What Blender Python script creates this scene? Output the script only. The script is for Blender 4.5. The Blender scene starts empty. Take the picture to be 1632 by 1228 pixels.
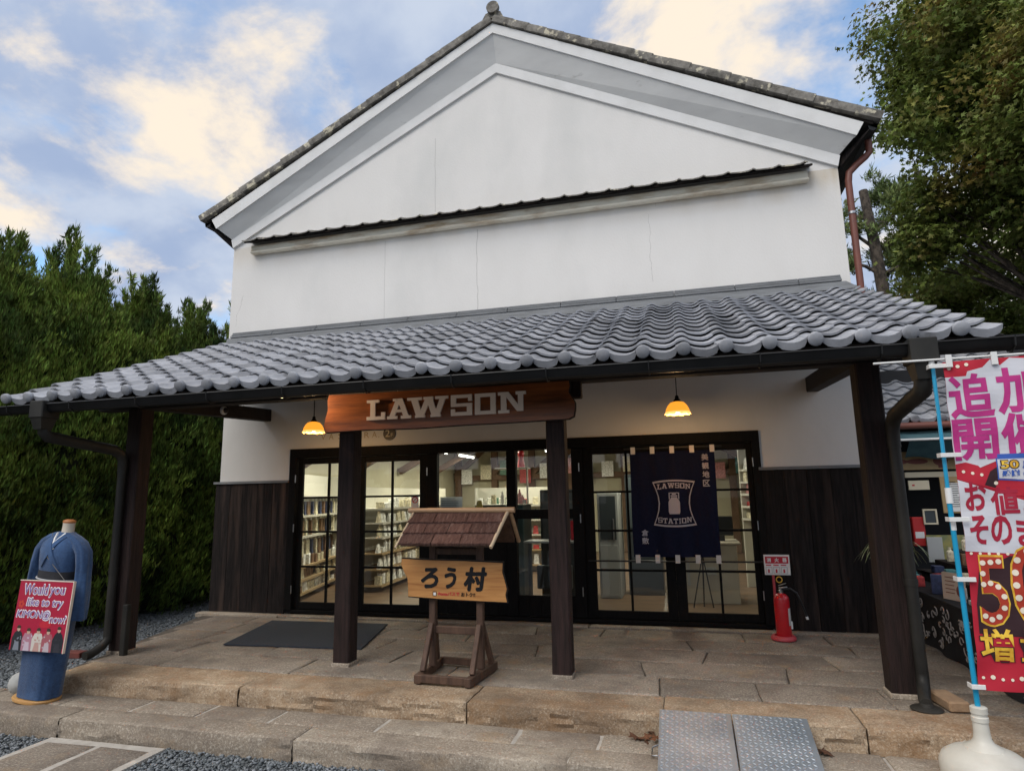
import bpy, bmesh, math, random
import numpy as np
from mathutils import Vector, Matrix
R = math.radians
random.seed(7); rng = np.random.default_rng(7)
scene = bpy.context.scene
# ---------------------------------------------------------------- camera, sky, sun, exposure
def make_camera():
    yaw, pitch, roll = 0.25758836, 0.17284538, -0.01838541
    F = Vector((-math.sin(yaw)*math.cos(pitch), math.cos(yaw)*math.cos(pitch), math.sin(pitch)))
    R0 = Vector((math.cos(yaw), math.sin(yaw), 0)); U0 = R0.cross(F)
    Rt = math.cos(roll)*R0+math.sin(roll)*U0; Up = -math.sin(roll)*R0+math.cos(roll)*U0
    cd = bpy.data.cameras.new('camera'); cam = bpy.data.objects.new('camera', cd)
    scene.collection.objects.link(cam)
    m = Matrix((Rt, Up, -F)).transposed().to_4x4(); m.translation = (2.3102, -8.2037, 1.6)
    cam.matrix_world = m
    cd.sensor_fit = 'HORIZONTAL'; cd.sensor_width = 36; cd.lens = 1006.077/1632*36
    cd.clip_start = .05; cd.clip_end = 2000
    scene.camera = cam
make_camera()
SUN_EL, SUN_AZ = 50.0, 207.0     # azimuth measured clockwise from +Y: the soft evening light comes from behind, slightly left
def make_world():
    w = bpy.data.worlds.new('World'); scene.world = w; w.use_nodes = True
    nt = w.node_tree; N = nt.nodes; L = nt.links; N.clear()
    out = N.new('ShaderNodeOutputWorld'); bg = N.new('ShaderNodeBackground'); bg.inputs[1].default_value = 0.1
    sky = N.new('ShaderNodeTexSky'); sky.sky_type = 'NISHITA'; sky.sun_disc = False
    sky.sun_elevation = R(SUN_EL); sky.sun_rotation = R(SUN_AZ); sky.dust_density = 1.2; sky.ozone_density = 1.5
    tc = N.new('ShaderNodeTexCoord')
    sep = N.new('ShaderNodeSeparateXYZ'); L.new(tc.outputs['Generated'], sep.inputs[0])
    # project the view direction onto a cloud deck
    mz = N.new('ShaderNodeMath'); mz.operation = 'MAXIMUM'; mz.inputs[1].default_value = .0; L.new(sep.outputs[2], mz.inputs[0])
    az = N.new('ShaderNodeMath'); az.operation = 'ADD'; az.inputs[1].default_value = .33; L.new(mz.outputs[0], az.inputs[0])
    dx = N.new('ShaderNodeMath'); dx.operation = 'DIVIDE'; L.new(sep.outputs[0], dx.inputs[0]); L.new(az.outputs[0], dx.inputs[1])
    dy = N.new('ShaderNodeMath'); dy.operation = 'DIVIDE'; L.new(sep.outputs[1], dy.inputs[0]); L.new(az.outputs[0], dy.inputs[1])
    cb = N.new('ShaderNodeCombineXYZ'); L.new(dx.outputs[0], cb.inputs[0]); L.new(dy.outputs[0], cb.inputs[1])
    def noise(scale, det, off, dist=0., rough=.55):
        mp = N.new('ShaderNodeMapping'); mp.inputs['Location'].default_value = off
        L.new(cb.outputs[0], mp.inputs[0])
        n = N.new('ShaderNodeTexNoise'); n.inputs['Scale'].default_value = scale; n.inputs['Detail'].default_value = det
        n.inputs['Distortion'].default_value = dist; n.inputs['Roughness'].default_value = rough
        L.new(mp.outputs[0], n.inputs['Vector']); return n.outputs['Fac']
    def ramp(inp, a, b, ca=(0,0,0,1), cbb=(1,1,1,1)):
        r = N.new('ShaderNodeValToRGB'); r.color_ramp.interpolation = 'EASE'
        r.color_ramp.elements[0].position = a; r.color_ramp.elements[1].position = b
        r.color_ramp.elements[0].color = ca; r.color_ramp.elements[1].color = cbb
        L.new(inp, r.inputs[0]); return r.outputs[0]
    def mix(f, a, b):
        m = N.new('ShaderNodeMix'); m.data_type = 'RGBA'
        for s, v in ((m.inputs[0], f), (m.inputs[6], a), (m.inputs[7], b)):
            if isinstance(v, (tuple, float)): s.default_value = v
            else: L.new(v, s)
        return m.outputs[2]
    cover = ramp(noise(1.8, 7, CLOUD_OFF, .15, .6), .35, .49)
    lit = ramp(noise(3.0, 9, (CLOUD_OFF[0]+.10, CLOUD_OFF[1]-.06, 0), .2, .6), .46, .62)
    under = mix(ramp(noise(2.6, 7, (CLOUD_OFF[0]-2.2, CLOUD_OFF[1]+4.1, 0), .2), .38, .62), (2.5, 3.15, 4.5, 1), (3.9, 4.4, 5.3, 1))
    cloud = mix(lit, under, (6.6, 5.8, 4.8, 1))
    blue = N.new('ShaderNodeMix'); blue.data_type = 'RGBA'; blue.blend_type = 'MULTIPLY'; blue.inputs[0].default_value = 1
    L.new(sky.outputs[0], blue.inputs[6]); blue.inputs[7].default_value = SKY_GAIN
    res = mix(cover, blue.outputs[2], cloud)
    L.new(res, bg.inputs[0]); L.new(bg.outputs[0], out.inputs[0])
CLOUD_OFF = (3.6, 3.8, 0.0)
SKY_GAIN = (1.45, 1.7, 1.75, 1)
make_world()
sd = bpy.data.lights.new('sun', 'SUN'); sd.energy = 1.5; sd.angle = R(40); sd.color = (1, .93, .85)
sun = bpy.data.objects.new('sun', sd); scene.collection.objects.link(sun)
_d = Vector((math.sin(R(SUN_AZ))*math.cos(R(SUN_EL)), math.cos(R(SUN_AZ))*math.cos(R(SUN_EL)), math.sin(R(SUN_EL))))
sun.rotation_euler = (-_d).to_track_quat('-Z', 'Y').to_euler(); sun.location = _d*30
scene.view_settings.view_transform = 'Standard'; scene.view_settings.look = 'None'
scene.view_settings.exposure = 0.62; scene.view_settings.gamma = 1; scene.view_settings.use_curve_mapping = False
# ---------------------------------------------------------------- helpers
def V(*a): return np.array(a, float)
def unit(v):
    v = np.asarray(v, float); n = np.linalg.norm(v); return v/(n if n > 1e-12 else 1)
class MB:
    "collects faces of one mesh"
    def __init__(s): s.v = []; s.f = []; s.m = []
    def add(s, vs, fs, mi=0):
        b = len(s.v); s.v += [tuple(float(c) for c in v) for v in vs]
        for f in fs: s.f.append(tuple(b+i for i in f)); s.m.append(mi)
        return s
    def hexa(s, c, mi=0):   # 8 corners: bottom 4 ccw, top 4 ccw
        return s.add(c, [(3,2,1,0),(4,5,6,7),(0,1,5,4),(1,2,6,5),(2,3,7,6),(3,0,4,7)], mi)
    def box(s, x0, x1, y0, y1, z0, z1, mi=0):
        return s.hexa([(x0,y0,z0),(x1,y0,z0),(x1,y1,z0),(x0,y1,z0),(x0,y0,z1),(x1,y0,z1),(x1,y1,z1),(x0,y1,z1)], mi)
    def obox(s, c, ax, ay, az, hx, hy, hz, b=0., mi=0):
        "oriented box, chamfered by b"
        c = V(*c); ax, ay, az = unit(ax), unit(ay), unit(az)
        if b <= 0:
            P = [c+ax*hx*i+ay*hy*j+az*hz*k for k in (-1, 1) for (i, j) in ((-1,-1),(1,-1),(1,1),(-1,1))]
            return s.hexa(P, mi)
        b = min(b, hx*.9, hy*.9, hz*.9)
        vs = []; idx = {}
        for i in (-1, 1):
            for j in (-1, 1):
                for k in (-1, 1):
                    for t, (p, q, r) in enumerate(((hx, hy-b, hz-b), (hx-b, hy, hz-b), (hx-b, hy-b, hz))):
                        idx[(i,j,k,t)] = len(vs); vs.append(c+ax*p*i+ay*q*j+az*r*k)
        fs = []
        def addf(l):
            pts = [vs[q] for q in l]; n = np.cross(pts[1]-pts[0], pts[2]-pts[0]); m = sum(pts)/len(pts)-c
            fs.append(tuple(l) if n@m > 0 else tuple(reversed(l)))
        S = ((-1,-1),(1,-1),(1,1),(-1,1))
        for i in (-1, 1):
            addf([idx[(i,a,d,0)] for a, d in S]); addf([idx[(a,i,d,1)] for a, d in S]); addf([idx[(a,d,i,2)] for a, d in S])
        for a in (-1, 1):
            for d in (-1, 1):
                addf([idx[(a,d,-1,0)], idx[(a,d,-1,1)], idx[(a,d,1,1)], idx[(a,d,1,0)]])
                addf([idx[(a,-1,d,0)], idx[(a,-1,d,2)], idx[(a,1,d,2)], idx[(a,1,d,0)]])
                addf([idx[(-1,a,d,1)], idx[(-1,a,d,2)], idx[(1,a,d,2)], idx[(1,a,d,1)]])
                for e in (-1, 1): addf([idx[(a,d,e,t)] for t in (0,1,2)])
        return s.add(vs, fs, mi)
    def cbox(s, x0, x1, y0, y1, z0, z1, b=.004, mi=0):
        return s.obox(((x0+x1)/2,(y0+y1)/2,(z0+z1)/2), (1,0,0),(0,1,0),(0,0,1), abs(x1-x0)/2, abs(y1-y0)/2, abs(z1-z0)/2, b, mi)
    def beam(s, p0, p1, w, h, up=(0,0,1), b=.004, mi=0):
        p0, p1 = V(*p0), V(*p1); d = unit(p1-p0); side = unit(np.cross(d, up)); u = np.cross(side, d)
        return s.obox((p0+p1)/2, d, side, u, np.linalg.norm(p1-p0)/2, w/2, h/2, b, mi)
    def tube(s, pts, r, n=8, caps=True, mi=0):
        pts = [V(*p) for p in pts]; rs = r if hasattr(r, '__len__') else [r]*len(pts)
        vs = []; prev = None
        for i, p in enumerate(pts):
            d = unit((pts[min(i+1, len(pts)-1)]-pts[max(i-1, 0)]))
            if prev is None:
                a = unit(np.cross(d, (0,0,1) if abs(d[2]) < .9 else (1,0,0)))
            else: a = unit(prev-d*(prev@d))
            prev = a; b = np.cross(d, a)
            for k in range(n):
                t = 2*math.pi*k/n; vs.append(p+(a*math.cos(t)+b*math.sin(t))*rs[i])
        fs = []
        for i in range(len(pts)-1):
            for k in range(n): k2 = (k+1) % n; fs.append((i*n+k, i*n+k2, (i+1)*n+k2, (i+1)*n+k))
        if caps: fs.append(tuple(reversed(range(n)))); fs.append(tuple((len(pts)-1)*n+k for k in range(n)))
        return s.add(vs, fs, mi)
    def lathe(s, prof, c=(0,0,0), n=20, axis='z', mi=0, wob=None):
        vs = []
        for r, z in prof:
            for k in range(n):
                t = 2*math.pi*k/n; rr = r*(1+(wob(t, z) if wob else 0))
                q = (rr*math.cos(t), rr*math.sin(t), z)
                if axis == 'y': q = (q[0], -q[2], q[1])
                if axis == 'x': q = (q[2], q[0], q[1])
                vs.append((c[0]+q[0], c[1]+q[1], c[2]+q[2]))
        fs = [(i*n+k, i*n+(k+1) % n, (i+1)*n+(k+1) % n, (i+1)*n+k) for i in range(len(prof)-1) for k in range(n)]
        if prof[0][0] > 1e-5: fs.append(tuple(reversed(range(n))))
        if prof[-1][0] > 1e-5: fs.append(tuple((len(prof)-1)*n+k for k in range(n)))
        return s.add(vs, fs, mi)
    def prism(s, poly, y0, y1, mi=0):
        "polygon in xz (ccw seen from -y), extruded from y0 (front) to y1"
        n = len(poly); vs = [(x, y0, z) for x, z in poly]+[(x, y1, z) for x, z in poly]
        fs = [tuple(range(n)), tuple(reversed(range(n, 2*n)))]+[(i, i+n, (i+1) % n+n, (i+1) % n) for i in range(n)]
        return s.add(vs, fs, mi)
    def frame(s, poly, O, X, Y, t=0., mi=0):
        "flat polygon given in (x,y) of the frame O,X,Y; thickness t towards the back"
        O, X, Y = V(*O), V(*X), V(*Y); Nn = np.cross(X, Y); Nn = unit(Nn); n = len(poly)
        vs = [O+X*a+Y*b for a, b in poly]
        if t <= 0: return s.add(vs, [tuple(range(n))], mi)
        vs += [v-Nn*t for v in vs]
        return s.add(vs, [tuple(range(n)), tuple(reversed(range(n, 2*n)))]+[(i, i+n, (i+1) % n+n, (i+1) % n) for i in range(n)], mi)
    def disc(s, c, r, X=(1,0,0), Y=(0,0,1), n=16, t=0, mi=0, ry=None):
        return s.frame([(r*math.cos(2*math.pi*k/n), (ry or r)*math.sin(2*math.pi*k/n)) for k in range(n)], c, X, Y, t, mi)
    def grid(s, fn, nu, nv, mi=0, flip=False):
        vs = [fn(i/nu, j/nv) for j in range(nv+1) for i in range(nu+1)]
        fs = []
        for j in range(nv):
            for i in range(nu):
                a = j*(nu+1)+i; q = (a, a+1, a+nu+2, a+nu+1); fs.append(tuple(reversed(q)) if flip else q)
        return s.add(vs, fs, mi)
    def sphere(s, c, rx, ry=None, rz=None, n=12, m=8, mi=0):
        ry = ry or rx; rz = rz or rx
        vs = [(c[0], c[1], c[2]-rz)]
        for j in range(1, m):
            a = math.pi*j/m-math.pi/2
            for k in range(n):
                t = 2*math.pi*k/n; vs.append((c[0]+rx*math.cos(a)*math.cos(t), c[1]+ry*math.cos(a)*math.sin(t), c[2]+rz*math.sin(a)))
        vs.append((c[0], c[1], c[2]+rz)); fs = []
        for k in range(n): fs.append((0, 1+(k+1) % n, 1+k)); fs.append((len(vs)-1, 1+(m-2)*n+k, 1+(m-2)*n+(k+1) % n))
        for j in range(m-2):
            for k in range(n): fs.append((1+j*n+k, 1+j*n+(k+1) % n, 1+(j+1)*n+(k+1) % n, 1+(j+1)*n+k))
        return s.add(vs, fs, mi)
    def mesh(s, name, mats, off=(0,0,0), smooth=None):
        me = bpy.data.meshes.new(name)
        me.from_pydata([(a-off[0], b-off[1], c-off[2]) for a, b, c in s.v], [], s.f)
        for m in (mats if isinstance(mats, (list, tuple)) else [mats]): me.materials.append(m)
        if isinstance(mats, (list, tuple)) and len(mats) > 1: me.polygons.foreach_set('material_index', s.m)
        if smooth:
            me.polygons.foreach_set('use_smooth', [True]*len(s.f)); me.set_sharp_from_angle(angle=R(smooth))
        me.update(); return me
    def build(s, name, mats, parent=None, smooth=None):
        off = world_loc(parent)
        o = bpy.data.objects.new(name, s.mesh(name, mats, off, smooth)); link(o, parent); return o
def world_loc(p):
    x = V(0, 0, 0)
    while p is not None: x = x+V(*p.location); p = p.parent
    return x
def link(o, parent=None):
    scene.collection.objects.link(o)
    if parent is not None: o.parent = parent
    return o
def tag(o, label, cat, group=None):
    o['label'] = label; o['category'] = cat
    if group: o['group'] = group
    return o
def thing(name, label, cat, loc=(0,0,0), group=None):
    o = bpy.data.objects.new(name, None); o.empty_display_size = .1; scene.collection.objects.link(o); o.location = loc
    return tag(o, label, cat, group)
def inst(name, me, parent, loc, rot=(0,0,0), sc=(1,1,1)):
    o = bpy.data.objects.new(name, me); link(o, parent)
    off = world_loc(parent) if parent is not None else V(0,0,0)
    o.location = tuple(V(*loc)-off); o.rotation_euler = rot; o.scale = sc; return o
def structure(o): o['kind'] = 'structure'; return o
def copy_tree(o, parent=None):
    c = o.copy(); scene.collection.objects.link(c); c.parent = parent
    for ch in list(o.children): copy_tree(ch, c)
    return c
def fast_mesh(name, v, f, mat, off=(0,0,0)):
    "v (n,3), f (m,k) arrays"
    v = np.asarray(v, np.float32)-np.asarray(off, np.float32); f = np.asarray(f, np.int32); me = bpy.data.meshes.new(name)
    me.vertices.add(len(v)); me.vertices.foreach_set('co', v.ravel())
    me.loops.add(f.size); me.loops.foreach_set('vertex_index', f.ravel())
    me.polygons.add(len(f)); me.polygons.foreach_set('loop_start', np.arange(0, f.size, f.shape[1], dtype=np.int32))
    me.materials.append(mat); me.update(calc_edges=True); return me
# text -------------------------------------------------------------------
_tc = {}
def glyphs(s, bold=0., shear=0., vertical=False):
    k = (s, bold, shear)
    if k not in _tc:
        cu = bpy.data.curves.new('t', 'FONT'); cu.body = s; cu.size = 1; cu.offset = bold; cu.shear = shear; cu.resolution_u = 3
        cu.fill_mode = 'FRONT'
        o = bpy.data.objects.new('t', cu); scene.collection.objects.link(o)
        dg = bpy.context.evaluated_depsgraph_get(); me = o.evaluated_get(dg).to_mesh()
        vs = np.array([v.co[:2] for v in me.vertices]) if len(me.vertices) else np.zeros((0, 2))
        fs = [tuple(p.vertices) for p in me.polygons]
        o.evaluated_get(dg).to_mesh_clear(); bpy.data.objects.remove(o); bpy.data.curves.remove(cu)
        _tc[k] = (vs, fs)
    return _tc[k]
OFFS = [(0,0),(1,0),(-1,0),(0,1),(0,-1),(.7,.7),(-.7,.7),(.7,-.7),(-.7,-.7)]
def put_text(mb, s, O, X, Y, w, h, bold=0., shear=0., mi=0, fn=None, keep=False):
    "fit the text into the box w x h whose lower left corner is O; X right, Y up (unit); bold = stroke growth as a share of the height"
    if bold > 0:
        O, X, Y = V(*O), V(*X), V(*Y); nn = unit(np.cross(X, Y)); g = bold*h
        for i, (a, b) in enumerate(OFFS): put_text(mb, s, O+X*(g*(1+a))+Y*(g*(1+b))+nn*i*.00012, X, Y, w-2*g, h-2*g, 0, shear, mi, fn, keep)
        return
    vs, fs = glyphs(s, bold, shear)
    if not len(vs): return
    lo, hi = vs.min(0), vs.max(0); q = (vs-lo)/np.maximum(hi-lo, 1e-6)
    if keep:
        k = min(w/(hi-lo)[0], h/(hi-lo)[1]); W2, H2 = (hi-lo)*k; ox, oy = (w-W2)/2, (h-H2)/2
    else: W2, H2, ox, oy = w, h, 0, 0
    O, X, Y = V(*O), V(*X), V(*Y)
    P = [O+X*(ox+a*W2)+Y*(oy+b*H2) for a, b in q]
    if fn: P = [fn(p) for p in P]
    nrm = np.cross(X, Y); out = []
    for f in fs:
        a, b, c = (V(*P[i]) for i in f[:3]); out.append(f if np.cross(b-a, c-a)@nrm > 0 else tuple(reversed(f)))
    mb.add(P, out, mi)
# slab-serif capitals as stroke quads in a 10 x 12 box
def _r(x0, y0, x1, y1): return [(x0,y0),(x1,y0),(x1,y1),(x0,y1)]
def _d(xa, ya, xb, yb, w): return [(xa,ya),(xa+w,ya),(xb+w,yb),(xb,yb)]
SLAB = {
 'L': [_r(0,0,10,2), _r(2,2,4.6,10.4), _r(0,10.4,6.6,12), _r(8,2,10,4.4)],
 'A': [_r(0,0,4.2,1.7), _r(5.8,0,10,1.7), _d(1,1.7,3.8,12,2.2), _d(6.8,1.7,4.2,12,2.2), _r(3,3.9,7,5.5), _r(2.4,10.6,4,12)],
 'W': [_r(0,10.4,3.6,12), _r(4,10.4,6.4,12), _r(6.9,10.4,10,12), _d(2.4,0,1,10.4,1.6), _d(2.6,0,4.4,10.4,1.3), _d(6.2,0,4.8,10.4,1.5), _d(6.5,0,8,10.4,1.3), _r(2,0,4.4,1.4), _r(5.8,0,8.2,1.4)],
 'S': [_r(0,0,10,2), _r(7.6,2,10,5.2), _r(0,5.2,10,7), _r(0,7,2.4,10.2), _r(0,10.2,10,12), _r(0,2,1.8,3.8), _r(8.2,8.2,10,10.2)],
 'O': [_r(0,0,10,2), _r(0,2,2.5,10), _r(7.5,2,10,10), _r(0,10,10,12)],
 'N': [_r(0,0,4,1.7), _r(1,1.7,3,10.3), _r(0,10.3,3.4,12), _d(6.8,.8,1.6,12,2.2), _r(7.2,0.8,9,10.3), _r(6.4,10.3,10,12)],
 'T': [_r(0,10,10,12), _r(0,8,1.8,10), _r(8.2,8,10,10), _r(3.9,1.7,6.1,10), _r(2.4,0,7.6,1.7)],
 'I': [_r(1,0,9,1.8), _r(3.5,1.8,6.5,10.2), _r(1,10.2,9,12)],
}
def put_slab(mb, ch, O, X, Y, w, h, t=.0, mi=0, fn=None, z0=0.):
    O, X, Y = V(*O), V(*X), V(*Y); Nn = unit(np.cross(X, Y))
    for i, poly in enumerate(SLAB[ch]):
        P = []
        for a, b in poly: P.append(O+X*(a/10*w)+Y*(b/12*h)+Nn*(z0+t+i*.0004))
        if fn: P = [V(*fn(p)) for p in P]
        n = len(P)
        if t > 0:
            Q = [p-Nn*(t+i*.0004) for p in P]
            mb.add(P+Q, [tuple(range(n))]+[(k, k+n, (k+1) % n+n, (k+1) % n) for k in range(n)], mi)
        else: mb.add(P, [tuple(range(n))], mi)
# materials --------------------------------------------------------------
def hexc(r, g, b): return (r, g, b, 1)
_mats = {}
def pm(name, c1, c2=None, scale=6, stretch=(1,1,1), rough=.75, bump=0., bscale=None, metal=0., vary=0., detail=6,
       ramp=(.35,.68), spec=.5, coat=0., c3=None, s3=1.3, r3=(.5,.7), island=0., emit=None, alpha=None, trans=0., sheen=0., rvar=.0, dist=.0, sss=0.):
    m = bpy.data.materials.new(name); m.use_nodes = True; nt = m.node_tree; N = nt.nodes; L = nt.links
    b = N['Principled BSDF']; b.inputs['Roughness'].default_value = rough; b.inputs['Metallic'].default_value = metal
    b.inputs['Specular IOR Level'].default_value = spec
    if coat: b.inputs['Coat Weight'].default_value = coat; b.inputs['Coat Roughness'].default_value = .15
    if trans: b.inputs['Transmission Weight'].default_value = trans
    if sheen: b.inputs['Sheen Weight'].default_value = sheen
    tc = N.new('ShaderNodeTexCoord'); mp = N.new('ShaderNodeMapping'); mp.inputs['Scale'].default_value = stretch
    L.new(tc.outputs['Object'], mp.inputs[0])
    if vary or island:
        # every object (or every loose piece) reads another stretch of the pattern
        oi = N.new('ShaderNodeObjectInfo'); va = N.new('ShaderNodeVectorMath'); va.operation = 'ADD'
        sc = N.new('ShaderNodeVectorMath'); sc.operation = 'SCALE'; sc.inputs[3].default_value = 37.
        cx = N.new('ShaderNodeCombineXYZ')
        for q in range(3): L.new(oi.outputs['Random'], cx.inputs[q])
        L.new(cx.outputs[0], sc.inputs[0]); L.new(tc.outputs['Object'], va.inputs[0]); L.new(sc.outputs[0], va.inputs[1]); L.new(va.outputs[0], mp.inputs[0])
    def noise(s, d=detail):
        n = N.new('ShaderNodeTexNoise'); n.inputs['Scale'].default_value = s; n.inputs['Detail'].default_value = d
        n.inputs['Roughness'].default_value = .6; n.inputs['Distortion'].default_value = dist
        L.new(mp.outputs[0], n.inputs['Vector']); return n.outputs['Fac']
    def rmp(i, a, c):
        r = N.new('ShaderNodeValToRGB'); r.color_ramp.elements[0].position = a; r.color_ramp.elements[1].position = c
        L.new(i, r.inputs[0]); return r.outputs[0]
    def mix(f, a, c, mode='MIX'):
        x = N.new('ShaderNodeMix'); x.data_type = 'RGBA'; x.blend_type = mode
        for s_, v_ in ((x.inputs[0], f), (x.inputs[6], a), (x.inputs[7], c)):
            if isinstance(v_, (tuple, list, float, int)): s_.default_value = v_ if not isinstance(v_, (tuple, list)) else tuple(v_)
            else: L.new(v_, s_)
        return x.outputs[2]
    col = tuple(c1)
    if c2: col = mix(rmp(noise(scale), *ramp), tuple(c1), tuple(c2))
    if c3: col = mix(rmp(noise(s3, 5), *r3), col, tuple(c3))
    if vary or island:
        hv = N.new('ShaderNodeHueSaturation')
        if isinstance(col, tuple): hv.inputs['Color'].default_value = col
        else: L.new(col, hv.inputs['Color'])
        mr = N.new('ShaderNodeMapRange'); k = island or vary; mr.inputs[3].default_value = 1-k; mr.inputs[4].default_value = 1+k
        if island:
            g = N.new('ShaderNodeNewGeometry'); L.new(g.outputs['Random Per Island'], mr.inputs[0])
            mh = N.new('ShaderNodeMapRange'); mh.inputs[3].default_value = .5-k*.06; mh.inputs[4].default_value = .5+k*.04
            L.new(g.outputs['Random Per Island'], mh.inputs[0]); L.new(mh.outputs[0], hv.inputs['Hue'])
        else: L.new(oi.outputs['Random'], mr.inputs[0])
        L.new(mr.outputs[0], hv.inputs['Value']); col = hv.outputs[0]
    if isinstance(col, tuple): b.inputs['Base Color'].default_value = col
    else: L.new(col, b.inputs['Base Color'])
    if sss: 
        b.inputs['Subsurface Weight'].default_value = sss; b.inputs['Subsurface Radius'].default_value = (.02,.02,.02)
    if bump:
        bp = N.new('ShaderNodeBump'); bp.inputs['Strength'].default_value = bump; bp.inputs['Distance'].default_value = .02
        L.new(noise(bscale or scale*3, 8), bp.inputs['Height']); L.new(bp.outputs[0], b.inputs['Normal'])
    if rvar:
        mr2 = N.new('ShaderNodeMapRange'); mr2.inputs[3].default_value = max(0, rough-rvar); mr2.inputs[4].default_value = min(1, rough+rvar)
        L.new(noise(scale*.7), mr2.inputs[0]); L.new(mr2.outputs[0], b.inputs['Roughness'])
    if emit:
        b.inputs['Emission Color'].default_value = tuple(emit[0]); b.inputs['Emission Strength'].default_value = emit[1]
    m['h'] = 1; _mats[name] = m; return m
def flat(name, r, g, b, rough=.6, **k): return pm(name, (r, g, b, 1), rough=rough, **k)
# ---------------------------------------------------------------- materials
def plaster_material():
    m = pm('plaster', (.73,.715,.69,1), (.67,.655,.63,1), 1.3, rough=.9, bump=.14, bscale=45, ramp=(.3,.75), stretch=(1,1,.55), c3=(.59,.59,.57,1), s3=.6, r3=(.5,.75))
    nt = m.node_tree; N = nt.nodes; L = nt.links; b = N['Principled BSDF']
    src = b.inputs['Base Color'].links[0].from_socket
    tc = N.new('ShaderNodeTexCoord'); sp = N.new('ShaderNodeSeparateXYZ'); L.new(tc.outputs['Object'], sp.inputs[0])
    nz = N.new('ShaderNodeTexNoise'); nz.inputs['Scale'].default_value = 2.2; nz.inputs['Detail'].default_value = 9; L.new(tc.outputs['Object'], nz.inputs['Vector'])
    def M(op, a, c=None, d=None, clamp=False):
        x = N.new('ShaderNodeMath'); x.operation = op; x.use_clamp = clamp
        for s_, v_ in zip(x.inputs, (a, c, d)):
            if v_ is None: continue
            if isinstance(v_, (int, float)): s_.default_value = v_
            else: L.new(v_, s_)
        return x.outputs[0]
    def crack(x0, za, zb, wob, wid=.007):
        dx = M('ABSOLUTE', M('SUBTRACT', M('ADD', sp.outputs[0], M('MULTIPLY', M('SUBTRACT', nz.outputs[0], .5), wob)), x0))
        near = M('LESS_THAN', dx, wid)
        return M('MULTIPLY', near, M('MULTIPLY', M('GREATER_THAN', sp.outputs[2], za), M('LESS_THAN', sp.outputs[2], zb)))
    tot = None
    for a in ((-.98,5.76,6.95,.03,.005),(-1.78,4.2,5.4,.02,.004),(-.33,4.2,5.4,.12,.006),(2.08,4.35,5.3,.22,.0028),(2.2,5.4,5.75,.2,.0025),(-4.32,4.3,4.8,.5,.004)):
        c = crack(*a); tot = c if tot is None else M('MAXIMUM', tot, c)
    mx = N.new('ShaderNodeMix'); mx.data_type = 'RGBA'; L.new(M('MULTIPLY', tot, .42), mx.inputs[0]); L.new(src, mx.inputs[6]); mx.inputs[7].default_value = (.28,.27,.25,1)
    # grime that ran down from the little roof and from the upper flashing
    st = N.new('ShaderNodeTexNoise'); st.inputs['Scale'].default_value = 1; st.inputs['Detail'].default_value = 6
    mp = N.new('ShaderNodeMapping'); mp.inputs['Scale'].default_value = (2.2, 1, .7); L.new(tc.outputs['Object'], mp.inputs[0]); L.new(mp.outputs[0], st.inputs['Vector'])
    fall = N.new('ShaderNodeMapRange'); fall.inputs[1].default_value = 5.18; fall.inputs[2].default_value = 5.5; L.new(sp.outputs[2], fall.inputs[0])
    cut = M('LESS_THAN', sp.outputs[2], 5.6)
    sx = N.new('ShaderNodeMapRange'); sx.inputs[1].default_value = 2.2; sx.inputs[2].default_value = 4.0; sx.inputs[3].default_value = .35; sx.inputs[4].default_value = 1; L.new(sp.outputs[0], sx.inputs[0])
    k = M('MULTIPLY', M('MULTIPLY', fall.outputs[0], cut), M('MULTIPLY', M('SUBTRACT', st.outputs[0], .34, clamp=True), M('MULTIPLY', sx.outputs[0], 3.4)), clamp=True)
    my = N.new('ShaderNodeMix'); my.data_type = 'RGBA'; L.new(k, my.inputs[0]); L.new(mx.outputs[2], my.inputs[6]); my.inputs[7].default_value = (.47,.38,.25,1)
    L.new(my.outputs[2], b.inputs['Base Color']); return m
PLASTER = plaster_material()
TRIM = pm('plaster_trim', (.70,.70,.69,1), (.60,.60,.585,1), 2.5, rough=.9, bump=.1, bscale=50, ramp=(.45,.8))
SOFFIT = pm('soffit_plaster', (.66,.66,.645,1), (.57,.57,.56,1), 1.6, stretch=(.6,2,2), rough=.9, bump=.1, bscale=40, c3=(.33,.32,.30,1), s3=3.1, r3=(.66,.78))
STAIN_TRIM = pm('stained_plaster_moulding', (.72,.68,.57,1), (.36,.24,.12,1), 1.6, stretch=(1,1,5), rough=.9, bump=.15, ramp=(.46,.70))
BLACKWOOD = pm('charred_boards', (.008,.007,.007,1), (.022,.017,.016,1), 5, stretch=(7,7,.6), rough=.85, bump=.45, bscale=12, vary=.3, c3=(.075,.05,.04,1), s3=1.0, r3=(.52,.8), spec=.2)
FRAME = pm('dark_door_wood', (.004,.004,.004,1), (.009,.008,.008,1), 6, stretch=(6,6,1), rough=.7, bump=.2, vary=.15, spec=.15)
POST = pm('dark_post_wood', (.012,.007,.006,1), (.034,.018,.016,1), 4, stretch=(9,9,.7), spec=.3, rough=.72, bump=.5, bscale=10, vary=.15, c3=(.09,.065,.05,1), s3=1.4, r3=(.66,.85))
BEAMW = pm('dark_beam_wood', (.008,.006,.005,1), (.025,.016,.012,1), 4, stretch=(.8,9,9), rough=.75, bump=.5, bscale=10, vary=.2)
TILE = pm('grey_roof_tile', (.25,.258,.28,1), (.37,.38,.41,1), 5, rough=.38, bump=.15, bscale=40, vary=.27, ramp=(.3,.7), c3=(.12,.12,.125,1), s3=5.2, r3=(.58,.75), spec=.5)
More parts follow.
